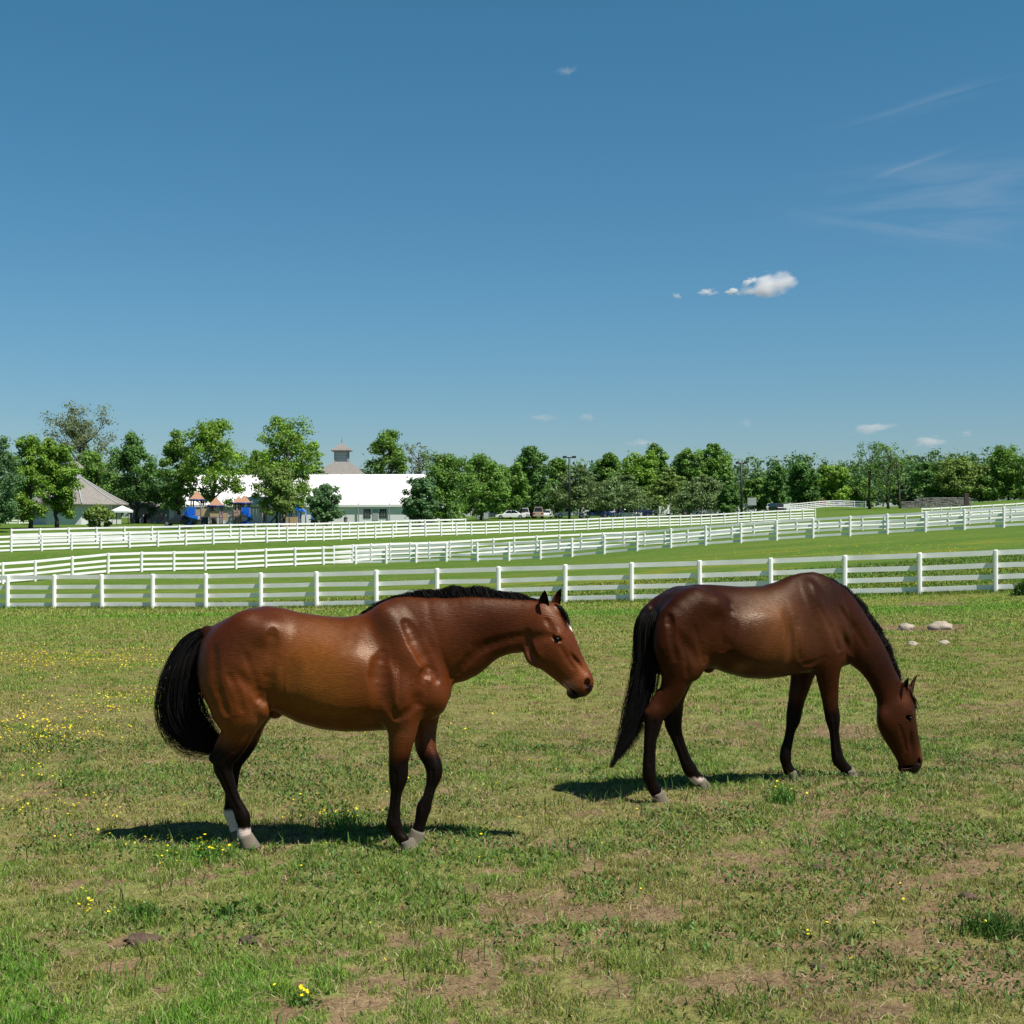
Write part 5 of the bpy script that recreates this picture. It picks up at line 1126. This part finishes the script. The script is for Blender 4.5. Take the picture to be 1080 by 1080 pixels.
# ------------------------------------------------------------------ vehicles
def paint(name, col): return mat(name, col, .25, .5, noise=(.8, .05))
PW = paint('white_car_paint', (.75, .76, .76)); PR = paint('red_car_paint', (.22, .012, .018)); PN = paint('navy_car_paint', (.015, .03, .10)); PB = paint('blue_car_paint', (.02, .07, .24)); PS = paint('silver_car_paint', (.42, .43, .45)); PT = paint('tan_car_paint', (.36, .29, .23)); PK = paint('dark_car_paint', (.02, .022, .028)); PG = paint('teal_dark_paint', (.01, .045, .06))
def car(px, Y, kind, m_, label, rz=0.0, L=4.6, Hh=1.45, name='parked_car', cat='car', dz=0):
    X = at(px, Y); Z = h1(X, Y) + dz; o = root(name, label, cat, (X, Y, Z), rz, 'vehicles parked beyond the fences'); h = L / 2; W = 1.74
    if kind == 'sedan':
        low = [(-h, .30), (-h + .02, .62), (-h + .25, .74), (-h + 1.45, .86), (h - 1.05, .90), (h - .05, .84), (h, .6), (h - .02, .30)]
        cab = [(-h + 1.2, .86), (-h + 1.95, Hh), (h - 1.75, Hh), (h - .85, .88)]
    elif kind == 'suv':
        low = [(-h, .34), (-h + .02, .8), (-h + .2, .95), (-h + 1.2, 1.02), (h - .02, 1.05), (h, .36)]
        cab = [(-h + 1.0, 1.0), (-h + 1.6, Hh), (h - .25, Hh), (h - .03, 1.03)]
    else:  # pickup
        low = [(-h, .38), (-h + .02, .85), (-h + 1.4, 1.02), (-h + 2.9, 1.02), (-h + 2.95, 1.0), (h, 1.0), (h, .40)]
        cab = [(-h + 1.25, 1.0), (-h + 1.75, Hh), (-h + 2.75, Hh), (-h + 2.95, 1.01)]
    b = MB()
    n = len(low); vs = []
    for y_, k in ((-W / 2 + .0, .97), (-W / 2 + .12, 1.0), (W / 2 - .12, 1.0), (W / 2, .97)):
        vs += [(p[0] * (1 if abs(y_) < W / 2 - .05 else .99), y_, .3 + (p[1] - .3) * k) for p in low]
    fs = [tuple(range(n)), tuple(range(4 * n - 1, 3 * n - 1, -1))] + [(j * n + i, (j + 1) * n + i, (j + 1) * n + (i + 1) % n, j * n + (i + 1) % n) for j in range(3) for i in range(n)]
    b.add(vs, fs)
    c0, c1, c2, c3 = cab; wi = W / 2 - .08; wt = W / 2 - .26
    b.add([(c0[0], -wi, c0[1] - .02), (c3[0], -wi, c3[1] - .02), (c3[0], wi, c3[1] - .02), (c0[0], wi, c0[1] - .02), (c1[0], -wt, c1[1]), (c2[0], -wt, c2[1]), (c2[0], wt, c2[1]), (c1[0], wt, c1[1])], [(0, 1, 5, 4), (1, 2, 6, 5), (2, 3, 7, 6), (3, 0, 4, 7), (4, 5, 6, 7)])
    b.build('body', m_, o, bevel=.04)
    g = MB()
    def lerp2(a, b_, t): return (a[0] + (b_[0] - a[0]) * t, a[1] + (b_[1] - a[1]) * t)
    for s in (-1, 1):
        lo0 = lerp2(c0, c1, .12); hi0 = lerp2(c0, c1, .86); lo1 = lerp2(c3, c2, .12); hi1 = lerp2(c3, c2, .86)
        mid0 = lerp2(lo0, lo1, .48); mid1 = lerp2(hi0, hi1, .48); mid2 = lerp2(lo0, lo1, .53); mid3 = lerp2(hi0, hi1, .53)
        def yy(z): return s * (wi + (wt - wi) * (z - c0[1]) / (c1[1] - c0[1]) + .012)
        sh = .10
        g.add([(p[0] + dx, yy(p[1]), p[1]) for p, dx in ((lo0, sh * 2), (mid0, 0), (mid1, 0), (hi0, sh))], [(0, 1, 2, 3) if s < 0 else (3, 2, 1, 0)])
        g.add([(p[0] + dx, yy(p[1]), p[1]) for p, dx in ((mid2, 0), (lo1, -sh), (hi1, -sh * .7), (mid3, 0))], [(0, 1, 2, 3) if s < 0 else (3, 2, 1, 0)])
    for (a_, b_, e) in ((c0, c1, -.012), (c3, c2, .012)):
        lo = lerp2(a_, b_, .12); hi = lerp2(a_, b_, .9)
        g.add([(lo[0] + e, -wi + .1, lo[1]), (lo[0] + e, wi - .1, lo[1]), (hi[0] + e, wt - .06, hi[1]), (hi[0] + e, -wt + .06, hi[1])], [(0, 1, 2, 3) if e > 0 else (3, 2, 1, 0)])
    g.build('window', M_glass, o)
    for sx in (-h + .85, h - .9):
        for sy in (-1, 1):
            r = .33 if kind == 'sedan' else .38
            w_ = MB().tube([(sx, sy * (W / 2 - .20), r), (sx, sy * (W / 2 + .012), r)], r, 16).build('wheel', M_tyre, o)
            MB().tube([(sx, sy * (W / 2 + .010), r), (sx, sy * (W / 2 + .022), r)], r * .58, 12).build('rim', M_rim, w_)
    for s in (-1, 1):
        MB().box((h - .005, s * .66, .72 if kind == 'sedan' else .86), (.05, .3, .16)).build('tail_light', M_lamp, o)
    return o
car(538.5, 226, 'sedan', PW, 'white sedan parked side-on behind the third fence, left of the red car', 0, 4.9, 1.42)
car(521, 231, 'sedan', PW, 'white car mostly hidden behind the hood of the white sedan', 0, 4.4, 1.40)
car(553, 230, 'suv', PS, 'pale silver wagon just behind the white sedan\'s tail', PI * .5, 4.4, 1.75)
car(559.6, 238, 'suv', PR, 'red car seen from the back between the white sedan and the tan vehicle', -PI * .5 + .1, 4.3, 1.5)
car(567.5, 229, 'suv', PT, 'tan vehicle seen from the back between the red car and a white car', -PI * .5, 4.6, 1.9)
car(576, 231, 'sedan', PW, 'white car right of the tan vehicle', -PI * .5, 4.5, 1.42)
car(602, 232, 'pickup', PW, 'white pickup behind the foot of the first light pole', 0, 5.2, 1.75, 'pickup_truck', 'pickup')
car(629, 233, 'suv', PB, 'blue car under the wide low pine', 0, 4.7, 1.55)
car(644, 236, 'suv', PS, 'silver car right of the blue car', 0, 4.5, 1.65)
car(655, 234, 'sedan', PN, 'navy car between the silver car and the white car', 0, 4.6, 1.45)
car(662, 226, 'sedan', PW, 'white car parked in front of the navy car under the leaning tree', 0, 4.6, 1.38)
car(673, 236, 'suv', PN, 'dark blue wagon right of the white car under the leaning tree', .1, 4.6, 1.8)
car(731, 236, 'suv', PK, 'dark car between the white trailer and the second light pole', 0, 4.5, 1.6)
car(748, 222, 'pickup', PW, 'white pickup left of the second light pole', 0, 5.3, 1.7, 'pickup_truck', 'pickup')
car(813, 262, 'suv', PS, 'pale grey car beyond the grey sign', PI * .45, 4.6, 1.6)
car(820, 246, 'suv', PK, 'dark car just behind the right end of the third fence', PI * .55, 4.6, 1.6)
car(868, 306, 'suv', PR, 'distant dark red car behind the curving fence', PI * .4, 4.4, 1.6)
car(884, 312, 'suv', PN, 'distant dark blue car behind the curving fence, right of the red one', PI * .55, 4.4, 1.6)
car(190, 176, 'sedan', PK, 'dark car with pale roof parked left of the play towers', 0, 4.6, 1.4)
# trailer
Y = 229; X = at(698.5, Y); Z = h1(X, Y); o = root('box_trailer', 'white box trailer parked under the olive pine', 'trailer', (X, Y, Z), .15)
MB().box((0, 0, 1.25), (2.0, 3.6, 1.5)).build('body', M_white, o, bevel=.04)
for s in (-1, 1): 
    w_ = MB().tube([(s * .85, 0, .32), (s * 1.05, 0, .32)], .32, 14).build('wheel', M_tyre, o); MB().tube([(s * 1.045, 0, .32), (s * 1.06, 0, .32)], .18, 10).build('rim', M_rim, w_)
MB().tube([(0, -1.8, .5), (0, -2.9, .45)], .05, 6).build('tow_bar', M_dark, o)
# teal strip left of the playground: low trough
Y = 158; X = at(180, Y); Z = h1(X, Y); o = root('low_trough', 'long low dark teal trough left of the play towers behind the third fence', 'trough', (X, Y, Z))
zt_ = zy(555.6, Y) - Z
MB().box((0, 0, zt_ / 2), (43 * Y / F, 1.1, zt_)).build('side', PG, o, bevel=.03)
MB().box((0, 0, zt_ + .02), (43 * Y / F + .1, 1.2, .08)).build('rim', PB, o)
Y = 190; X = at(830, 232); Z = h1(X, 232); o = root('small_sign', 'small white notice board beyond the end of the third fence', 'sign', (X, 232, Z))
MB().box((0, 0, 1.15), (1.1, .06, .7)).build('board', M_white, o)
for s in (-.4, .4): MB().tube([(s, .05, 0), (s, .05, 1.2)], .04, 6).build('post', M_dark, o)

# ------------------------------------------------------------------ playground
def helix_slide(m, cx, cy, z0, z1, r, turns, w, a0, end_len):
    n = int(26 * turns); inner = []; 
    pts = []
    for k in range(n + 1):
        f = k / n; a = a0 + 2 * PI * turns * f; z = z1 + (z0 - z1) * f; pts.append((a, z))
    vs = []
    for a, z in pts:
        for rr, dz in ((r - w / 2, .34), (r - w / 2, 0), (r + w / 2, 0), (r + w / 2, .34)):
            vs.append((cx + math.cos(a) * rr, cy + math.sin(a) * rr, z + dz))
    fs = [(i * 4 + j, i * 4 + j + 1, (i + 1) * 4 + j + 1, (i + 1) * 4 + j) for i in range(n) for j in range(3)]
    m.add(vs, fs, False)
Y = 176; Z = h1(at(235, Y), Y); S = Y / F
o = root('play_structure', 'wooden-toned playground tower set with orange pyramid roofs and blue spiral slides', 'play structure', (at(232, Y), Y, Z))
def lx(px): return (px - 232) * S
def lz(py): return zy(py, Y) - Z
def tower(px, peak, eave, half, y, deck):
    w = half * S
    for sx in (-1, 1):
        for sy in (-1, 1): MB().tube([(lx(px) + sx * w * .72, y + sy * w * .72, -.1), (lx(px) + sx * w * .72, y + sy * w * .72, lz(eave) + .05)], .085, 6).build('post', M_mauve, o)
    c = (lx(px), y)
    rf = MB().add([(c[0] - w, c[1] - w, lz(eave)), (c[0] + w, c[1] - w, lz(eave)), (c[0] + w, c[1] + w, lz(eave)), (c[0] - w, c[1] + w, lz(eave)), (c[0], c[1], lz(peak))], [(0, 1, 4), (1, 2, 4), (2, 3, 4), (3, 0, 4), (3, 2, 1, 0)]).build('roof', M_orange, o)
    m = MB()
    for s in range(4):
        a = [(-1, -1), (1, -1), (1, 1), (-1, 1)]; p, q = a[s], a[(s + 1) % 4]
        m.tube([(c[0] + p[0] * w, c[1] + p[1] * w, lz(eave)), (c[0] + q[0] * w, c[1] + q[1] * w, lz(eave))], .12, 5)
    m.build('roof_trim', M_navy, rf)
    MB().box((c[0], c[1], lz(deck)), (1.5 * w, 1.5 * w, .12)).build('deck', M_mauve, o)
    MB().box((c[0], c[1] - w * .74, lz(deck) + .45), (1.4 * w, .05, .7)).build('guard_panel', M_beige, o)
tower(208, 517.5, 527.5, 7.3, 0, 544); tower(229, 524, 534, 7.2, -.6, 546); tower(257.5, 522, 531, 7, 0, 545); tower(247.5, 522.5, 531, 6, 2.6, 545)
m = MB(); helix_slide(m, lx(203.5), -1.1, .25, lz(540), .55, 1.25, .62, PI * .5, 1); m.tube([(lx(203.5), -1.1, 0), (lx(203.5), -1.1, lz(537))], .1, 8); m.box((lx(203.7), -1.0, lz(538.8)), (1.0, .7, .95)); m.build('spiral_slide', M_blue, o)
m = MB(); helix_slide(m, lx(262), -1.2, .2, lz(541), .5, .9, .62, PI * 1.1, 1); m.box((lx(261), -.95, lz(539)), (.9, .6, .9)); m.add([(lx(262), -1.6, .55), (lx(265.5), -2.0, .08), (lx(269), -2.0, .08), (lx(265.5), -1.6, .6)], [(0, 1, 2, 3)]); m.build('spiral_slide', M_blue, o)
for px, y0, y1, w_ in ((218, 536.5, 545, 9), (239, 541, 549, 5)): MB().box((lx(px), -.7, (lz(y0) + lz(y1)) / 2), (w_ * S, .08, lz(y0) - lz(y1))).build('guard_panel', M_beige, o)
for a, b, y in ((214, 224, 546), (236, 252, 547)):
    MB().box((lx((a + b) / 2), 0, lz(y)), ((b - a) * S, .8, .1)).build('bridge', M_mauve, o)
    m = MB(); m.tube([(lx(a), -.45, lz(y) + .8), (lx(b), -.45, lz(y) + .8)], .04, 5)
    for q in range(7): m.tube([(lx(a) + (b - a) * S * q / 6, -.45, lz(y)), (lx(a) + (b - a) * S * q / 6, -.45, lz(y) + .8)], .025, 4)
    m.build('railing', M_mauve, o)
m = MB()
for q in range(9): m.box((lx(236) - .12 * q, -.9, .12 + .14 * q), (.4, .7, .05))
m.build('stairs', M_mauve, o)
MB().add([(lx(214), -.9, .1), (lx(221), -.9, .1), (lx(221), -.7, lz(546)), (lx(214), -.7, lz(546))], [(0, 1, 2, 3)]).build('climbing_panel', M_dark, o)
# swing frame
Y = 180; Z = h1(at(278, Y), Y); S = Y / F; o = root('swing_frame', 'long dark swing frame between the play towers and the low playhouse', 'swing frame', (at(276, Y), Y, Z))
zt = zy(535.3, Y) - Z
MB().tube([(-26 * S, 0, zt), (24 * S, 0, zt)], .07, 6).build('crossbar', M_dark, o)
for px in (-26, 1, 24):
    for s in (-1, 1): MB().tube([(px * S, s * .9, -.1), (px * S, 0, zt)], .06, 6).build('leg', M_mauve, o)
for px in (-16, -7, 8):
    sw = MB().box((px * S, 0, .5), (.5, .2, .04)).build('swing_seat', M_dark, o)
    MB().tube([(px * S - .22, 0, .5), (px * S - .22, 0, zt)], .015, 4).build('chain', M_seam, sw); MB().tube([(px * S + .22, 0, .5), (px * S + .22, 0, zt)], .015, 4).build('chain', M_seam, sw)
# straight slide
Y = 174; X = at(288, Y); Z = h1(X, Y); o = root('small_slide', 'dark blue straight slide between the play towers and the low playhouse', 'slide', (X, Y, Z))
m = MB(); za, zb_ = 1.35, .15
m.add([(.45, -.3, za), (.45, .3, za), (-.55, .3, zb_), (-.55, -.3, zb_), (.45, -.3, za + .25), (.45, .3, za + .25), (-.55, .3, zb_ + .25), (-.55, -.3, zb_ + .25)], [(0, 1, 2, 3), (0, 3, 7, 4), (1, 5, 6, 2)]); m.build('chute', M_navy, o)
MB().tube([(.5, -.3, -.1), (.5, -.3, 1.7)], .05, 6).build('post', M_navy, o); MB().tube([(.5, .3, -.1), (.5, .3, 1.7)], .05, 6).build('post', M_navy, o)
m = MB(); [m.box((.55 + .05 * q, 0, 1.2 - .28 * q), (.1, .6, .05)) for q in range(4)]; m.build('ladder', M_navy, o)
# playhouse
Y = 174; Z = h1(at(308, Y), Y); S = Y / F; o = root('playhouse', 'low beige panelled playhouse with blue roof and blue posts beside the young tree', 'playhouse', (at(308, Y), Y, Z))
def lx2(px): return (px - 308) * S
def lz2(py): return zy(py, Y) - Z
for a, b, y0 in ((296.5, 305.5, 545), (306.3, 315.5, 545)): MB().box((lx2((a + b) / 2), -.5, lz2(y0) / 2), ((b - a) * S, .08, lz2(y0))).build('panel', M_beige, o)
MB().box((lx2(300.5), -.56, lz2(549.3)), (3.2 * S, .05, 4.4 * S)).build('porthole', M_navy, o)
for px in (296, 305.8, 316, 323, 329): MB().tube([(lx2(px), -.5, -.1), (lx2(px), -.5, lz2(534 if px in (305.8, 316) else 540))], .075, 6).build('post', M_blue if px != 296 else M_navy, o)
for px in (306, 316, 329): MB().tube([(lx2(px), 1.0, -.1), (lx2(px), 1.0, lz2(535))], .075, 6).build('post', M_blue, o)
MB().prism([(lx2(304.8), lz2(538.5)), (lx2(305.2), lz2(533.5)), (lx2(307), lz2(532)), (lx2(315), lz2(532)), (lx2(316.3), lz2(534)), (lx2(316.6), lz2(538.5))], -.8, 1.2).build('roof', M_blue, o)
MB().prism([(lx2(316), lz2(539.5)), (lx2(319), lz2(536.3)), (lx2(322), lz2(539.5))], -.6, 1.2).build('roof', M_blue, o)
MB().box((lx2(318), .2, lz2(553.2)), (26 * S, .8, .12)).build('deck', M_beige, o)

# ------------------------------------------------------------------ small clouds (real volumes far off in the sky)
def cloud(px, py, hwp, hhp, label, seed, dens=.02, Y=2600, tilt=0.0):
    S = Y / F; X = (px - CX) * S; Z = CZ + (HY - py) * S; rx = hwp * S * 1.45; rz = hhp * S * 1.6
    o = bpy.data.objects.new('cloud', None)
    rngc = np.random.default_rng(seed)
    n1, n2 = 16, 28; V = []
    for i_ in range(n1 + 1):
        th = PI * i_ / n1
        for j in range(n2):
            ph = 2 * PI * j / n2; V.append((math.sin(th) * math.cos(ph) * rx, math.sin(th) * math.sin(ph) * rx * .6, math.cos(th) * rz))
    Fq = [(i_ * n2 + j, (i_ + 1) * n2 + j, (i_ + 1) * n2 + (j + 1) % n2, i_ * n2 + (j + 1) % n2) for i_ in range(n1) for j in range(n2)]
    me = npmesh('cloud', np.array(V), Fq, smooth=True)
    mm = bpy.data.materials.new('cloud_vapour'); mm.use_nodes = True; nt = mm.node_tree; nt.nodes.clear()
    out = nt.nodes.new('ShaderNodeOutputMaterial'); pv = nt.nodes.new('ShaderNodeVolumePrincipled'); nt.links.new(pv.outputs[0], out.inputs['Volume'])
    pv.inputs['Color'].default_value = (.995, .995, .995, 1); pv.inputs['Anisotropy'].default_value = .1
    tc = nt.nodes.new('ShaderNodeTexCoord'); mp = nt.nodes.new('ShaderNodeMapping'); mp.inputs['Scale'].default_value = (1 / rx, 1 / (rx * .6), 1 / rz)
    nt.links.new(tc.outputs['Object'], mp.inputs['Vector'])
    ln = nt.nodes.new('ShaderNodeVectorMath'); ln.operation = 'LENGTH'; nt.links.new(mp.outputs[0], ln.inputs[0])
    nz = nt.nodes.new('ShaderNodeTexNoise'); nz.inputs['Scale'].default_value = 3.2 / rx if False else 1.0; nz.inputs['Detail'].default_value = 5
    mp2 = nt.nodes.new('ShaderNodeMapping'); mp2.inputs['Scale'].default_value = (2.1 / rx, 2.1 / rx, 2.6 / rz * .6); mp2.inputs['Location'].default_value = (seed * 3.7, 0, seed)
    nt.links.new(tc.outputs['Object'], mp2.inputs['Vector']); nt.links.new(mp2.outputs[0], nz.inputs['Vector'])
    a = nt.nodes.new('ShaderNodeMath'); a.operation = 'MULTIPLY_ADD'; nt.links.new(nz.outputs['Fac'], a.inputs[0]); a.inputs[1].default_value = 2.6
    sub = nt.nodes.new('ShaderNodeMath'); sub.operation = 'MULTIPLY_ADD'; nt.links.new(ln.outputs['Value'], sub.inputs[0]); sub.inputs[1].default_value = -1.35; sub.inputs[2].default_value = -.28 if py > 290 and py < 310 else -.42
    nt.links.new(sub.outputs[0], a.inputs[2])
    mu = nt.nodes.new('ShaderNodeMath'); mu.operation = 'MULTIPLY'; mu.inputs[1].default_value = dens * (8 if py < 400 else 3); mu.use_clamp = False
    cl = nt.nodes.new('ShaderNodeClamp'); nt.links.new(a.outputs[0], cl.inputs['Value']); nt.links.new(cl.outputs[0], mu.inputs[0]); nt.links.new(mu.outputs[0], pv.inputs['Density'])
    o = link('cloud', me, mm); o.location = (X, Y, Z); o.rotation_euler = (0, -tilt, 0)
    tag(o, label, 'cloud'); return o
CL = [(814, 301, 27, 10, 'brightest and largest small white puffy cloud at right', .010, .12), (790, 297, 8, 3.0, 'thin white sliver of cloud just left of the largest cloud', .025, .5),
      (772, 307.5, 7, 3.5, 'tiny white cloud puff left of the largest cloud', .03, 0), (746, 308, 9, 3, 'faint tiny cloud wisp second from the left in the middle row', .015, 0), (714, 312, 5, 3, 'faintest tiny cloud puff at the left end of the middle row', .02, 0),
      (598, 74.5, 13, 3.4, 'small faint wisp of cloud high in the sky', .0028, .15), (920, 452.5, 24, 5, 'long low pinkish cloud above the thin open trees', .014, .05), (981, 466, 20, 5.5, 'broad low cloud above the stone wall trees', .014, 0), (620, 440, 10, 4, 'small low cloud above the pines at centre', .014, 0),
      (573, 441, 16, 4, 'faint low cloud left of the small cloud above the pines', .007, 0), (677, 467, 18, 3.5, 'flat low cloud just above the tree line right of centre', .010, 0), (787, 446, 9, 4, 'faint low cloud above the second light pole', .007, 0), (1018, 457, 10, 4, 'faint small low cloud above the right-hand trees', .008, 0)]
for k_, (a, b_, c_, d_, l_, de, ti) in enumerate(CL): cloud(a, b_, c_, d_, l_, k_ + 1, de, tilt=ti)

# ------------------------------------------------------------------ sky, sun, camera
SUN = Vector((.46, -.33, 1.0)).normalized()
w = bpy.data.worlds.new('World'); scene.world = w; w.use_nodes = True; nt = w.node_tree
bg = nt.nodes['Background']; bg.inputs['Strength'].default_value = .065
sky = nt.nodes.new('ShaderNodeTexSky'); sky.sky_type = 'NISHITA'; sky.sun_disc = False
sky.sun_elevation = math.asin(SUN.z); sky.sun_rotation = math.atan2(SUN.x, SUN.y); sky.air_density = 1.0; sky.dust_density = .1; sky.ozone_density = 1.6; sky.altitude = 250
hs = nt.nodes.new('ShaderNodeHueSaturation'); hs.inputs['Saturation'].default_value = 1.12; hs.inputs['Value'].default_value = 1.0
tint = nt.nodes.new('ShaderNodeMix'); tint.data_type = 'RGBA'; tint.blend_type = 'MULTIPLY'; tint.inputs[0].default_value = 1; tint.inputs[7].default_value = (1, 1, 1, 1)
_tc = nt.nodes.new('ShaderNodeTexCoord'); _sp = nt.nodes.new('ShaderNodeSeparateXYZ'); nt.links.new(_tc.outputs['Generated'], _sp.inputs[0])
_mr = nt.nodes.new('ShaderNodeMapRange'); _mr.inputs['From Min'].default_value = 0; _mr.inputs['From Max'].default_value = .34; nt.links.new(_sp.outputs['Z'], _mr.inputs['Value'])
_cr = nt.nodes.new('ShaderNodeValToRGB'); nt.links.new(_mr.outputs['Result'], _cr.inputs['Fac'])
_mr.inputs['From Max'].default_value = .8
_cr.color_ramp.elements[0].color = (.56, .66, .84, 1); _cr.color_ramp.elements[1].color = (.34, .44, .48, 1)
for _p, _c in ((.17, (.62, .84, .93, 1)), (.425, (.64, .96, .97, 1)), (.6, (.42, .56, .60, 1))): _e = _cr.color_ramp.elements.new(_p); _e.color = _c
nt.links.new(_cr.outputs['Color'], tint.inputs[7])
nt.links.new(sky.outputs[0], tint.inputs[6]); nt.links.new(tint.outputs[2], hs.inputs['Color'])
# thin high cirrus, placed by direction in the sky
tc = nt.nodes.new('ShaderNodeTexCoord')
def math_(op, a, b=None, c=None, clamp=False):
    n = nt.nodes.new('ShaderNodeMath'); n.operation = op; n.use_clamp = clamp
    for i_, v in enumerate((a, b, c)):
        if v is None: continue
        if isinstance(v, (int, float)): n.inputs[i_].default_value = v
        else: nt.links.new(v, n.inputs[i_])
    return n.outputs[0]
sp = nt.nodes.new('ShaderNodeSeparateXYZ'); nt.links.new(tc.outputs['Generated'], sp.inputs[0])
ax = math_('DIVIDE', sp.outputs['X'], math_('MAXIMUM', sp.outputs['Y'], .05)); az = math_('DIVIDE', sp.outputs['Z'], math_('MAXIMUM', sp.outputs['Y'], .05))
def streak(px, py, hw, hh, ang, sx, sz, seed, amt, lo=.42):
    x0, z0 = (px - CX) / F, (HY - py) / F; ca, sa = math.cos(ang), math.sin(ang)
    dx = math_('SUBTRACT', ax, x0); dz = math_('SUBTRACT', az, z0)
    p = math_('ADD', math_('MULTIPLY', dx, ca), math_('MULTIPLY', dz, sa)); q = math_('SUBTRACT', math_('MULTIPLY', dz, ca), math_('MULTIPLY', dx, sa))
    cb = nt.nodes.new('ShaderNodeCombineXYZ'); nt.links.new(math_('MULTIPLY', p, sx), cb.inputs[0]); nt.links.new(math_('MULTIPLY', q, sz), cb.inputs[1]); cb.inputs[2].default_value = seed
    nz = nt.nodes.new('ShaderNodeTexNoise'); nz.inputs['Detail'].default_value = 6; nz.inputs['Scale'].default_value = 1; nz.inputs['Distortion'].default_value = .4; nt.links.new(cb.outputs[0], nz.inputs['Vector'])
    r2 = math_('ADD', math_('POWER', math_('ABSOLUTE', math_('DIVIDE', p, hw / F)), 2.0), math_('POWER', math_('ABSOLUTE', math_('DIVIDE', q, hh / F)), 2.0))
    win = math_('EXPONENT', math_('MULTIPLY', r2, -1.0))
    nn = math_('MULTIPLY', math_('SUBTRACT', nz.outputs['Fac'], lo), 3.0, clamp=True)
    return math_('MULTIPLY', math_('MULTIPLY', win, nn), amt)
tot = None
for a in ((990, 215, 110, 34, .10, 9, 60, 1.0, .22), (960, 243, 90, 9, -.16, 8, 120, 2.0, .22), (1040, 190, 90, 22, .12, 9, 80, 4.0, .14), (990, 104, 90, 8, .28, 8, 110, 7.0, .16), (952, 176, 44, 3.5, .34, 10, 120, 9.0, .22)):
    s_ = streak(*a); tot = s_ if tot is None else math_('ADD', tot, s_)
mx = nt.nodes.new('ShaderNodeMix'); mx.data_type = 'RGBA'; nt.links.new(tot, mx.inputs[0]); nt.links.new(hs.outputs[0], mx.inputs[6]); mx.inputs[7].default_value = (7.0, 7.2, 7.6, 1)
nt.links.new(mx.outputs[2], bg.inputs['Color'])
sl = bpy.data.lights.new('Sun', 'SUN'); sl.energy = 4.9; sl.angle = math.radians(.53); sl.color = (1.0, .955, .88)
so = bpy.data.objects.new('sun', sl); COL.objects.link(so); so.rotation_euler = SUN.to_track_quat('Z', 'Y').to_euler(); so.location = (20, -10, 40)
cam = bpy.data.cameras.new('Camera'); co = bpy.data.objects.new('camera', cam); COL.objects.link(co); scene.camera = co
co.location = (0, 0, CZ); co.rotation_euler = (PI / 2, 0, 0); cam.sensor_width = 36; cam.lens = F / 1080 * 36; cam.shift_y = 8 / 1080; cam.clip_end = 8000; cam.clip_start = .05
scene.view_settings.view_transform = 'Standard'; scene.view_settings.look = 'None'; scene.view_settings.exposure = .48; scene.view_settings.gamma = 1
scene.cycles.volume_bounces = 5; scene.cycles.max_bounces = 8; scene.cycles.transparent_max_bounces = 8
scene.render.film_transparent = False
